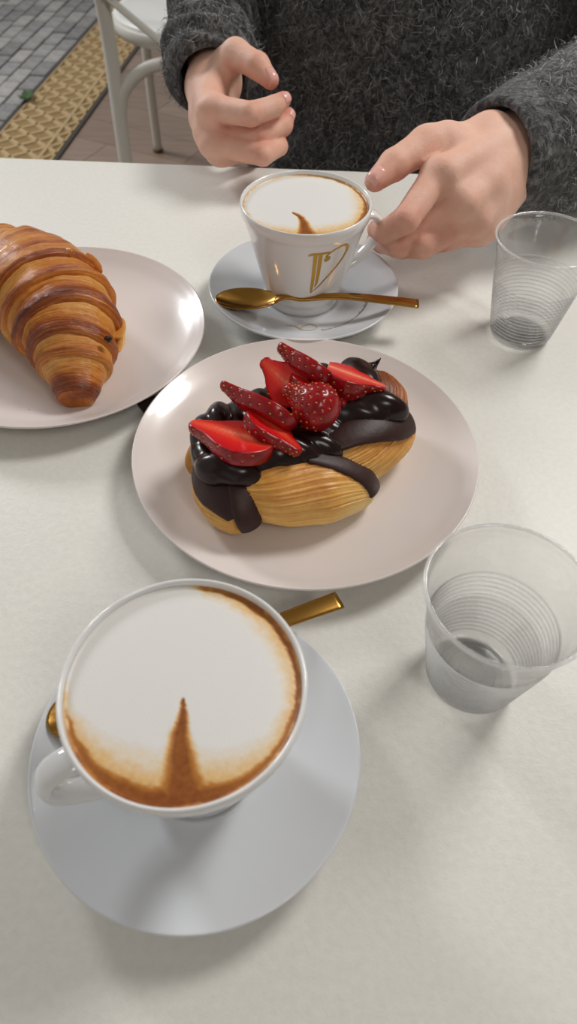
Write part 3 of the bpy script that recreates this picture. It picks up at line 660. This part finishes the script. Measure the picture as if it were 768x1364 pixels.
# flat dark brown object lying on the table between the two plates
o = mesh_obj('brown_item', *box(-.022, .022, -.012, .012, 0, .0016, .0004), M['item'], smooth=False); o.location = (-.0815, .3600, 0); o.rotation_euler = (0, 0, .62)
tag(o, 'flat dark brown object lying between the two plates', 'item')

# ------------------------------------------------------------------ chocolate danish
DO = np.array([.0100, .2980, .0068]); DA = math.radians(35)
EU = np.array([math.cos(DA), math.sin(DA), 0]); EV = np.array([-math.sin(DA), math.cos(DA), 0]); EZ = np.array([0, 0, 1.0])
def DL(p): p = np.asarray(p, float); return p[..., 0:1] * EU + p[..., 1:2] * EV + p[..., 2:3] * EZ
danish = empty('chocolate_pastry', tuple(DO), 'folded golden pastry with dark chocolate bands, piped chocolate and strawberry slices on top', 'pastry', rz=0.0)
def frame(ax, tilt=(0, 0, 1)):
    x = unit(ax); y = unit(np.cross(tilt, x)); return np.stack([x, y, np.cross(x, y)], 1)
def lobe(c, ax, R, seed, bake0, nl=74, flat=.0004, sq=1.0):
    """pastry fold: ellipsoid whose poles lie on ax, with laminated ridges running pole to pole"""
    nt, na = 90, 300; th = np.linspace(.02, np.pi - .02, nt); ph = np.linspace(0, 2 * np.pi, na, endpoint=False)
    T, Pm = np.meshgrid(th, ph, indexing='ij'); rot = frame(ax)
    spow = lambda v: np.sign(v) * np.abs(v) ** sq
    d = np.stack([spow(np.cos(T)), np.sin(T) * np.cos(Pm), np.sin(T) * np.sin(Pm)], -1)
    q = d * np.array(R); rg = random.Random(seed)
    twist = Pm + .25 * np.cos(T) + .07 * np.sin(3 * T + seed) + .05 * vnoise(d, seed + 3, 3.0)
    rid = 0
    for k in range(5):
        rid = rid + np.abs(np.sin(twist * nl / (2 + k * .9) + rg.uniform(0, 6))) ** .6 / (1 + k * .5)
    rid = rid / 2.2 - .55
    fade = np.sin(T) ** .5
    V = q + d * (rid * .0014 * fade)[..., None] + d * (vnoise(q, seed, 90) * .0016)[..., None]
    V = V @ rot.T + np.array(c)
    V[..., 2] = np.maximum(V[..., 2], flat)
    bake = bake0 - .09 + .30 * rid + .24 * vnoise(q, seed + 9, 60) + .26 * (V[..., 2] - .021) / .02 - .14 * np.clip(q[..., 0] / R[0], 0, 1)
    uv = np.stack([T / np.pi * 1.0, (twist / (2 * np.pi)) % 4.0], -1).reshape(-1, 2)
    F = [tuple(f) for f in grid_faces(nt, na, True)] + [tuple(range(na))[::-1], tuple(range((nt - 1) * na, nt * na))]
    return mesh_obj('pastry_fold', DL(V).reshape(-1, 3), F, M['dough'], danish, attrs={'bake': bake.ravel()}, uv=uv)
def band(c, ax, R, pts, hw, sc):
    """strip of chocolate dough lying on a fold along surface points pts, half widths hw"""
    rot = frame(ax); R = np.array(R); c = np.array(c); P = catmull(pts, 8); W_ = catmull(np.array(hw, float)[:, None], 8)[:, 0]
    T = np.gradient(P, axis=0); T /= np.linalg.norm(T, axis=1)[:, None]; q = ((P - c) @ rot) / R; n = (q / R) @ rot.T; n /= np.linalg.norm(n, axis=1)[:, None]
    Bn = np.cross(T, n); Bn /= np.linalg.norm(Bn, axis=1)[:, None]; na, nd = len(P), 13; w = np.linspace(-1, 1, nd)
    G = P[:, None] + Bn[:, None] * (W_[:, None] * w)[..., None]; Vs = []
    for k, off in enumerate((sc, -.0022)):
        q = ((G - c) @ rot) / R; q /= np.linalg.norm(q, axis=-1)[..., None]; nn = q / R; nn /= np.linalg.norm(nn, axis=-1)[..., None]
        h = off + (vnoise(G, 5, 160) * .0004 - .0008 * w[None] ** 4 if k == 0 else 0)
        V = (q * R + nn * (h[..., None] if k == 0 else h)) @ rot.T + c; V[..., 2] = np.maximum(V[..., 2], .0003); Vs.append(DL(V).reshape(-1, 3))
    n = na * nd; F = [tuple(f) for f in grid_faces(na, nd)] + [tuple(int(x) + n for x in f[::-1]) for f in grid_faces(na, nd)]
    bd = [i * nd for i in range(na)] + [(na - 1) * nd + j for j in range(1, nd)] + [i * nd + nd - 1 for i in range(na - 2, -1, -1)] + [j for j in range(nd - 2, 0, -1)]
    F += [(bd[k], bd[(k + 1) % len(bd)], bd[(k + 1) % len(bd)] + n, bd[k] + n) for k in range(len(bd))]
    return mesh_obj('chocolate_band', np.concatenate(Vs), F, M['band'], danish)
LB = dict(A=((-0.056, -0.003, 0.017), (0.25, 0.9, 0), (0.031, 0.02, 0.02)), B=((-0.021, -0.024, 0.019), (0.9, -0.36, -0.22), (0.047, 0.026, 0.021)), C=((0.027, -0.018, 0.021), (0.97, 0.14, -0.1), (0.041, 0.024, 0.021)), D=((0.05, -0.001, 0.023), (0.7, 0.7, 0.1), (0.024, 0.02, 0.022)), E=((-0.01, 0.024, 0.018), (1, 0.05, 0), (0.06, 0.024, 0.021)))
lobe(*LB['A'], 3, .45); lobe(*LB['B'], 4, .34); lobe(*LB['C'], 5, .36); lobe(*LB['D'], 6, .62, 60); lobe(*LB['E'], 8, .45)
# bands of chocolate dough over the folds
for (k, pts, hw, sc) in (('A', [(-0.048, 0.0223, 0.0281), (-0.0623, 0.0096, 0.0338), (-0.0681, -0.0056, 0.0338), (-0.0694, -0.0196, 0.0306), (-0.0684, -0.0292, 0.0243)], [0.012, 0.021, 0.02, 0.012, 0.004], 0.0022),
    ('A', [(-0.0503, 0.0081, 0.0357), (-0.053, -0.008, 0.0368), (-0.057, -0.0206, 0.0337), (-0.0612, -0.0301, 0.0268), (-0.061, -0.0339, 0.0162)], [0.008, 0.0085, 0.0085, 0.008, 0.006], 0.0034),
    ('A', [(-0.0419, 0.0168, 0.0284), (-0.0493, 0.0228, 0.028), (-0.0589, 0.0233, 0.0253), (-0.0698, 0.0075, 0.0288)], [0.008, 0.011, 0.011, 0.007], 0.0012),
    ('B', [(-0.0197, -0.0268, 0.0404), (-0.0076, -0.0331, 0.0365), (0.0034, -0.0404, 0.0304), (0.0115, -0.0465, 0.0222), (0.0136, -0.05, 0.0151)], [0.003, 0.0052, 0.006, 0.0068, 0.006], 0.003),
    ('C', [(0.0003, -0.0234, 0.0393), (0.0132, -0.0258, 0.0416), (0.0272, -0.029, 0.0403), (0.0436, -0.0305, 0.0353), (0.0575, -0.0263, 0.0296)], [0.0075, 0.0085, 0.0085, 0.0085, 0.008], 0.003)): band(*LB[k], pts, hw, sc)
# piped chocolate
def cream():
    R = random.Random(4); el = []
    for k in range(9):
        u = -.060 + k * .0120; v = -.0100 + .003 * math.sin(k * 1.3) - .0045 * (k in (2, 3, 4)) - .004 * (k > 6); z = .0380 + .0022 * math.sin(k * .9) + .0022 * (k > 5)
        el.append(((u, v, z), frame((.70 + R.uniform(-.12, .12), -.70, -.12)), (.0195 + R.uniform(-.001, .002), .0088, .0118)))
        if k < 8: el.append(((u + .004, .024 + R.uniform(-.002, .002), .039 + R.uniform(-.002, .002)), frame((.5, .85, -.1)), (.014, .0086, .0095)))
    el += [((-.004, .006, .036), frame((1, 0, 0)), (.060, .026, .010)), ((.045, .008, .042), frame((.3, 1, 0)), (.018, .011, .0100)), ((-.064, .004, .0365), frame((.2, 1, 0)), (.018, .009, .0090)),
           ((.038, -.011, .042), frame((.8, -.6, -.1)), (.012, .0095, .0100)), ((.047, .022, .041), frame((0.1, 0, 1)), (.006, .006, .006))]
    def fn(P):
        Q = P + np.stack([vnoise(P, 31, 120), vnoise(P, 32, 120), vnoise(P, 33, 120)], -1) * .0013
        d = None
        for c, rot, r in el:
            e = ellip(Q, c, r, rot); d = e if d is None else smin(d, e, .0022)
        tip = cone(Q, (.057, .013, .042), (.0605, .0100, .0515), .0028, .0004); return smin(d, tip, .004)
    V, F = surfnet(fn, (-.095, -.05, .02), (.10, .055, .068), .0009)
    return mesh_obj('piped_chocolate', DL(V), F, M['cream'], danish)
cream()
# small chocolate drop on the cream
V, F = lathe([(0, -.0012), (.003, -.001), (.0034, .0004), (.0028, .0014), (0, .0017)], 20, 2)
o = mesh_obj('chocolate_drop', V + DL(np.array([.0145, -.0285, .0405])), F, M['cream'], danish)

# ------------------------------------------------------------------ strawberry slices
def strawberry(base, tip, Wd, n, top, bot, label, seed):
    """slice of a strawberry: axis base -> tip, cut-face normal n, kept between -bot and +top along n"""
    base, tip = np.array(base), np.array(tip); L = np.linalg.norm(tip - base); ex = unit(tip - base); en = unit(np.array(n) - ex * np.dot(n, ex)); ey = np.cross(en, ex)
    rb, rt_ = Wd * .5, Wd * .17
    def skin(p):
        a = cone(p, (L * .30, 0, 0), (L - rt_ * 1.0, 0, 0), rb, rt_); return smin(a, ellip(p, (L * .34, 0, 0), (L * .36, rb * .98, rb * .98)), .004)
    # seeds on the skin
    ns = 120; k = np.arange(ns); ph = k * 2.39996; xx = L * (.06 + .90 * (k + .5) / ns); lo_, hi_ = np.zeros(ns), np.full(ns, Wd)
    dr = np.stack([np.zeros(ns), np.cos(ph), np.sin(ph)], 1)
    for _ in range(26):
        m = (lo_ + hi_) / 2; ins = skin(np.stack([xx, 0 * xx, 0 * xx], 1) + dr * m[:, None]) < 0; lo_ = np.where(ins, m, lo_); hi_ = np.where(ins, hi_, m)
    sp = np.stack([xx, 0 * xx, 0 * xx], 1) + dr * lo_[:, None]; ok = (sp[:, 2] < top - .0008) & (sp[:, 2] > -bot + .0008) & (lo_ > .0012); sp, dr = sp[ok], dr[ok]
    def fn(p):
        d = skin(p) + vnoise(p, seed, 200) * .0003
        q = p.mean(0); rad = np.linalg.norm(p - q, axis=1).max() + .002
        for c in sp[np.linalg.norm(sp - q, axis=1) < rad]: d = -smin(-d, np.linalg.norm(p - c, axis=1) - .00080, .0008)
        for pl in (p[:, 2] - top, -p[:, 2] - bot): d = -smin(-d, -pl, .0008)
        return d
    V, F = surfnet(fn, (-.004, -rb - .003, -bot - .002), (L + .003, rb + .003, top + .002), .00062)
    cut = np.clip((np.maximum(V[:, 2] - top, -V[:, 2] - bot) + .00035) / .0003, 0, 1) * (skin(V) < -.0006)
    core = np.hypot(V[:, 1], V[:, 2]) / np.interp(V[:, 0], [0, L * .3, L], [rb * .8, rb, rb * .35])
    Rm = np.stack([ex, ey, en], 1)
    o = mesh_obj('strawberry_slice', V @ Rm.T, F, M['berry'], attrs={'cut': cut, 'core': np.clip(core, 0, 1)})
    o.location = tuple(base); tag(o, label, 'strawberry', 'strawberry slices on the pastry')
    s0, f0 = lathe([(0, -.0004), (.0003, -.0002), (.0004, 0), (.0003, .0002), (0, .0004)], 6, 1); parts = []
    for c, d in zip(sp, dr):
        X = np.array([1.0, 0, 0]); Y = np.cross(d, X); q = s0[:, 2:3] * X * 1.7 + s0[:, 0:1] * Y + s0[:, 1:2] * d
        parts.append((q + c - d * .00035, f0))
    if parts:
        v, f = join(parts); tag(mesh_obj('seeds', np.array(v) @ Rm.T, f, M['seed'], o), kind='stuff')
    return o
BERRIES = [((-0.0122, 0.2637, 0.058), (-0.0561, 0.279, 0.058), 0.036, (-0.05, 0.34, 0.94), 0.0022, 0.0075, 'large flat strawberry slice at the end over the chocolate-wrapped fold, cut face up'),
    ((-0.0212, 0.2835, 0.064), (0.0057, 0.2601, 0.056), 0.025, (0.25, 0.4, 0.88), 0.0024, 0.005, 'small strawberry slice lying against the large flat slice'),
    ((0.0029, 0.2798, 0.061), (-0.0395, 0.2997, 0.071), 0.027, (0.15, 0.85, 0.5), 0.001, 0.0075, 'long strawberry slice with seeded side up, tip over the plate'),
    ((0.022, 0.2859, 0.061), (-0.0047, 0.2966, 0.071), 0.027, (0.1, 0.6, -0.8), 0.001, 0.03, 'seed-covered rounded strawberry piece in the middle of the pastry'),
    ((0.0052, 0.3042, 0.058), (-0.0177, 0.3177, 0.073), 0.025, (-0.25, -0.5, 0.82), 0.0015, 0.005, 'pointed strawberry slice standing up behind the rounded seeded piece'),
    ((0.0023, 0.3154, 0.064), (0.0314, 0.2981, 0.058), 0.025, (0.3, 0.42, 0.86), 0.0018, 0.006, 'narrow strawberry slice beside the half with the pale core'),
    ((0.0223, 0.3122, 0.064), (-0.0085, 0.3265, 0.077), 0.026, (0.3, 0.72, 0.6), 0.0022, 0.007, 'tallest tilted strawberry slice at the back of the pastry'),
    ((0.0241, 0.3192, 0.066), (0.0548, 0.3109, 0.06), 0.035, (0.1, 0.42, 0.9), 0.001, 0.014, 'strawberry half with pale core showing, nearest the swirled end')]
for i, b in enumerate(BERRIES): strawberry(*b, seed=40 + i)

# ------------------------------------------------------------------ person behind the table
HOLD ={
 'wrist': [0.1865, 0.5972, 0.0781] , 
 'i': [[0.1043, 0.5234, 0.0845], [0.0798, 0.4851, 0.0693], [0.0675, 0.4985, 0.0522], [0.0587, 0.5143, 0.0462]] , 
 'm': [[0.1202, 0.5126, 0.068], [0.0795, 0.4976, 0.0432], [0.0696, 0.5201, 0.032], [0.062, 0.5355, 0.0268]] , 
 'r': [[0.1334, 0.5178, 0.0525], [0.0973, 0.4939, 0.0446], [0.0861, 0.5141, 0.0307], [0.0765, 0.5282, 0.0249]] , 
 'l': [[0.1443, 0.5274, 0.0388], [0.1163, 0.5083, 0.0412], [0.1069, 0.5211, 0.0291], [0.1001, 0.5341, 0.0227]] , 
 't': [[0.0523, 0.5072, 0.082], [0.0718, 0.5291, 0.0882], [0.0973, 0.5523, 0.094], [0.1356, 0.5778, 0.0953]] , 
}
RELAX ={
 'wrist': [-0.0835, 0.7668, 0.0555] , 
 'i': [[-0.0749, 0.6827, 0.0649], [-0.0419, 0.656, 0.0716], [-0.0213, 0.6718, 0.0728], [-0.0095, 0.6865, 0.0757]] , 
 'm': [[-0.079, 0.6897, 0.0445], [-0.0354, 0.6657, 0.0495], [-0.014, 0.6852, 0.0512], [-0.0082, 0.7017, 0.0586]] , 
 'r': [[-0.0725, 0.6744, 0.0376], [-0.0315, 0.6515, 0.0392], [-0.0178, 0.6746, 0.0369], [-0.0183, 0.6925, 0.0388]] , 
 'l': [[-0.0669, 0.6851, 0.0256], [-0.0447, 0.708, 0.014], [-0.035, 0.7253, 0.011], [-0.0342, 0.7412, 0.0115]] , 
 't': [[-0.0214, 0.6961, 0.08], [-0.0384, 0.7146, 0.0898], [-0.0599, 0.7396, 0.0909], [-0.0777, 0.7714, 0.07]] , 
}
person = empty('person', (.14, .98, FZ), 'person in a fuzzy charcoal wool sweater, one hand raised, the other holding the cup handle', 'person')
PO = np.array([.14, .98, FZ])
FR = {k: tuple(r * 1.17 for r in v) for k, v in {'i': (.0098, .0086, .0074, .0060), 'm': (.0102, .0088, .0076, .0061), 'r': (.0096, .0083, .0072, .0058), 'l': (.0084, .0073, .0064, .0052), 't': (.0062, .0086, .0100, .0145)}.items()}
class Hand:
    def __init__(s, J, arm, sgn):
        s.J = {k: np.array(v) for k, v in J.items()}; w = s.J['wrist']; s.arm = [np.array(a) for a in arm]
        s.nrm = unit(np.cross(s.J['i'][0] - w, s.J['l'][0] - w)) * sgn      # points to the back of the hand
        s.ctr = np.mean([s.J[k][0] for k in 'imrl'] + [w], 0)
    def __call__(s, P):
        J, n, w = s.J, s.nrm, s.J['wrist']; f = None
        for k, wr in (('i', .0125), ('m', .0130), ('r', .0125), ('l', .0115)):
            m = J[k][0]; lat = (m - s.ctr) * .32
            e = cone(P, w + lat - n * .004, m - n * .003, wr, FR[k][0] * 1.03); f = e if f is None else smin(f, e, .012)
            f = smin(f, cone(P, w + lat * 1.2 - n * .013, m - n * .010, .0115, .0085), .010)
            f = smin(f, np.linalg.norm(P - (m + n * .0008), axis=1) - FR[k][0] * .86, .007)
        T = J['t']; cm, mc, ip, tp = T[3], T[2], T[1], T[0]
        f = smin(f, cone(P, w * .55 + cm * .45, mc, .0150, .0112), .012)
        f = smin(f, cone(P, cm * .35 + mc * .65 - n * .004, w * .35 + J['i'][0] * .65 - n * .006, .0085, .0085), .012)
        f = smin(f, cone(P, cm * .8 + w * .2 - n * .006, w * .3 + J['m'][0] * .7 - n * .012, .0125, .0090), .012)
        # forearm
        a = s.arm
        f = smin(f, cone(P, w, a[0], .0245, .030), .016); f = smin(f, cone(P, a[0], a[1], .031, .040), .03)
        out = f
        for k in 'imrl':
            p = J[k]; r = FR[k]; e3 = p[2] + (p[3] - p[2]) * max(0, 1 - r[3] / np.linalg.norm(p[3] - p[2]))
            g = smin(cone(P, p[0], p[1], r[0], r[1]), cone(P, p[1], p[2], r[1], r[2]), .0022); g = smin(g, cone(P, p[2], e3, r[2], r[3]), .0022)
            out = smin(out, smin(f, g, .0060) , .0005)
        g = smin(cone(P, mc, ip, .0125, .0112), cone(P, ip, tp + unit(ip - tp) * .0080, .0114, .0078), .003)
        out = smin(out, smin(f, g, .008), .0008)
        return out
def flush(h, V):
    a = np.full(len(V), .14)
    for k in 'imrl':
        p = h.J[k]
        for c, s_, g in ((p[1], .0095, .34), (p[2], .008, .20), (p[3], .012, .34), (p[0] + h.nrm * .008, .010, .26), ((p[0] + p[1]) / 2, .013, .12)): a += g * np.exp(-((V - c) ** 2).sum(1) / (2 * s_ * s_))
    t = h.J['t']
    for c, s_, g in ((t[0], .012, .36), (t[1], .010, .28), ((t[2] + h.J['i'][0]) / 2, .012, .22)): a += g * np.exp(-((V - c) ** 2).sum(1) / (2 * s_ * s_))
    return np.clip(a, 0, 1)
def wrinkle(h, V, N):
    """fine creases across the knuckles"""
    d = np.zeros(len(V))
    for k in 'imrl' + 't':
        p = h.J[k]; c = p[1]; ax = unit(p[0] - p[2]) if k != 't' else unit(p[2] - p[0]); q = V - c; x = q @ ax
        d += np.exp(-(q ** 2).sum(1) / (2 * .0075 ** 2)) * (np.abs(np.sin(x * 1150)) ** 3) * -.0006
    return V + N * d[:, None]
HR = Hand(RELAX, [(-.095, .865, .078), (-.090, .985, .095)], 1)
HL = Hand(HOLD, [(.240, .632, .076), (.37, .76, .085)], -1)
SHR, SHL = np.array([-.055, 1.03, .36]), np.array([.345, 1.03, .36])
def body(P):
    d = ellip(P, (.14, 1.03, .06), (.165, .09, .38)); 
    d = smin(d, cone(P, SHR, SHL, .055, .055), .06); d = smin(d, cone(P, (.14, 1.03, .36), (.14, 1.02, .47), .055, .052), .04)
    for h, sh in ((HR, SHR), (HL, SHL)): d = smin(d, cone(P, h.arm[1], sh, .040, .05), .03); d = smin(d, h(P), .02)
    return d
def two_level(fn, boxes, lo, hi, h):
    return surfnet(fn, lo, hi, h)
V, F = surfnet(body, (-.24, .44, -.34), (.46, 1.14, .50), .0019, slack=1.5)
N = vnormals(V, F); V = wrinkle(HR, wrinkle(HL, V, N), N)
BODY = mesh_obj('body', V - PO, F, M['skin'], person, attrs={'flush': np.maximum(flush(HR, V), flush(HL, V))})
def nail(h, k, out, L=.0050, Wd=.0044):
    p = h.J[k]; tip, d0 = (p[0], p[1]) if k == 't' else (p[3], p[2])
    ax = unit(tip - d0); o_ = unit(np.array(out) - ax * np.dot(out, ax)); sd = np.cross(o_, ax); r = FR[k][0] if k == 't' else FR[k][3]
    u = np.linspace(-1, 1, 13); A, B = np.meshgrid(u, u, indexing='ij'); e = (1 - .16 * (A > 0) * np.abs(B) ** 3)
    wdt = 1 - .14 * np.maximum(-A, 0) ** 2
    Q = (tip - ax * (L + .0014) + o_ * .022)[None, None] + (A * L * e)[..., None] * ax + (B * Wd * wdt)[..., None] * sd; Q = Q.reshape(-1, 3); t = np.zeros(len(Q))
    for _ in range(60): t = np.minimum(t + np.clip(h(Q - o_ * t[:, None]), -.001, .002) * .8, .024)
    S_ = Q - o_ * t[:, None]; S_ = S_.reshape(13, 13, 3); mid = (1 - np.maximum(np.abs(A), np.abs(B)) ** 4)
    V = np.concatenate([(S_ + o_ * (.00015 + .0006 * mid)[..., None]).reshape(-1, 3), (S_ - o_ * .0012).reshape(-1, 3)])
    F = [tuple(f) for f in grid_faces(13, 13)]; F = F + [tuple(int(x) + 169 for x in f[::-1]) for f in F]
    bd = [i * 13 for i in range(13)] + [12 * 13 + j for j in range(1, 13)] + [i * 13 + 12 for i in range(11, -1, -1)] + [j for j in range(11, 0, -1)]
    F += [(bd[q], bd[(q + 1) % len(bd)], bd[(q + 1) % len(bd)] + 169, bd[q] + 169) for q in range(len(bd))]
    mesh_obj('fingernail', np.array(V) - PO, F, M['nail'], BODY)
nail(HR, 't', (.55, -.45, .7), .0062, .0056); nail(HR, 'i', (.75, -.25, .6), .0052, .0046); nail(HR, 'm', (.85, -.35, .4), .0050, .0045)
nail(HL, 't', (-.35, -.55, .75), .0062, .0056)
# sweater: torso and two loose sleeves, hollow at the cuffs
def sweater(P):
    d = ellip(P, (.150, .995, .02), (.232, .172, .46))
    d = smin(d, cone(P, SHR + (0, 0, -.02), SHL + (0, 0, -.02), .085, .085), .08)
    fold = vnoise(P, 77, 34) * .0035
    for (pts, rad), h, sh in ((SLV_R, HR, SHR), (SLV_L, HL, SHL)):
        for i in range(len(pts) - 1):
            d = smin(d, cone(P, pts[i], pts[i + 1], rad[i], rad[i + 1]), .022)
    xr = P[:, 1] + .25 * P[:, 0]; wgt = np.clip((.035 - P[:, 0]) / .03, 0, 1) * np.clip((.96 - P[:, 1]) / .04, 0, 1)
    d = d + fold + wgt * .0050 * np.sin(xr * 235 + P[:, 2] * 90 + vnoise(P, 6, 40) * 1.2)
    for (pts, rad), h in ((SLV_R, HR), (SLV_L, HL)):
        a, b = np.array(pts[0]), np.array(pts[1]); ax = unit(a - b)
        hole = cone(P, a + ax * .03, a - ax * .035, rad[0] - .0065, rad[0] - .011); d = -smin(-d, hole, .004)
        x = (P - a) @ ax; near = np.linalg.norm(P - a, axis=1) < rad[0] * 1.7
        cutp = np.where(near, x - .004, -1.0); d = np.maximum(d, cutp) if not near.any() else -smin(-d, -cutp, .006)
    return d
SLV_R = ([(-.086, .765, .058), (-.092, .80, .066), (-.095, .88, .085), (-.088, .99, .10), (-.055, 1.03, .34)], [.041, .041, .039, .050, .07])
SLV_L = ([(.1570, .576, .076), (.203, .611, .071), (.255, .652, .073), (.37, .76, .085), (.345, 1.03, .34)], [.0435, .052, .058, .062, .07])

V, F = surfnet(sweater, (-.30, .50, -.36), (.60, 1.24, .50), .0042)
N = vnormals(V, F)
SW = mesh_obj('sweater', V - PO, F, M['wool'], person)
# loose wool fibres on the side the table faces
FC = V[F].mean(1); FN = N[F].mean(1); see = np.einsum('ij,ij->i', FN, np.array(CAM) - FC) > -.05
see &= (FC[:, 2] > -.10) & (FC[:, 2] < .26) & (FC[:, 1] < 1.05)
see &= body(FC) > .016
cand = np.where(see)[0]; ns = 34000; pick = rng.choice(cand, ns); base = FC[pick] + rng.normal(0, .0015, (ns, 3)); nn = FN[pick] / (np.linalg.norm(FN[pick], axis=1)[:, None] + 1e-9)
dr = rng.normal(size=(ns, 3)); dr += np.array([0, 0, -.5]); dr -= nn * np.einsum('ij,ij->i', dr, nn)[:, None]; dr /= np.linalg.norm(dr, axis=1)[:, None]
sdv = np.cross(nn, dr); ln = rng.uniform(.005, .013, ns)[:, None]; lift = rng.uniform(.0004, .0030, ns)[:, None] * (1 + 1.5 * (rng.random((ns, 1)) > .9)); bend = rng.normal(0, .5, ns)[:, None]; wd = rng.uniform(.00014, .00036, ns)[:, None]
rows = []
for t_ in (0, .33, .67, 1.0):
    c = base + dr * ln * t_ + sdv * bend * ln * t_ * t_ + nn * (lift * math.sin(t_ * 2.6) + .0004); w_ = wd * (1 - .7 * t_)
    rows += [c - sdv * w_, c + sdv * w_]
VV = np.stack(rows, 1).reshape(-1, 3); b0 = (np.arange(ns) * 8)[:, None]
FF = np.concatenate([b0 + np.array([[0, 1, 3, 2]]) + 2 * k for k in range(3)]); tone = np.repeat(np.clip(rng.beta(1.7, 1.9, ns), 0, 1), 8)
tag(mesh_obj('wool_fuzz', VV - PO, FF, M['fuzz'], SW, attrs={'tone': tone}), kind='stuff')
# lap and legs under the table
def legs(P):
    d = ellip(P, (.14, 1.0, -.24), (.18, .13, .09))
    for s in (-1, 1): d = smin(d, cone(P, (.14 + s * .085, .98, -.20), (.14 + s * .10, .60, -.20), .078, .058), .03); d = smin(d, cone(P, (.14 + s * .10, .60, -.20), (.14 + s * .10, .66, -.64), .056, .042), .03)
    return d
V, F = surfnet(legs, (-.12, .48, -.70), (.40, 1.18, -.08), .008); mesh_obj('trousers', V - PO, F, M['trousers'], person)
for s in (-1, 1):
    def shoe(P): return np.maximum(smin(ellip(P, (.14 + s * .10, .60, FZ + .035), (.046, .125, .042)), cone(P, (.14 + s * .10, .665, FZ + .05), (.14 + s * .10, .665, FZ + .11), .042, .04), .03), FZ - P[:, 2] + .001)
    V, F = surfnet(shoe, (.14 + s * .10 - .07, .44, FZ - .01), (.14 + s * .10 + .07, .76, FZ + .18), .006); mesh_obj('shoe', V - PO, F, M['shoe'], person)
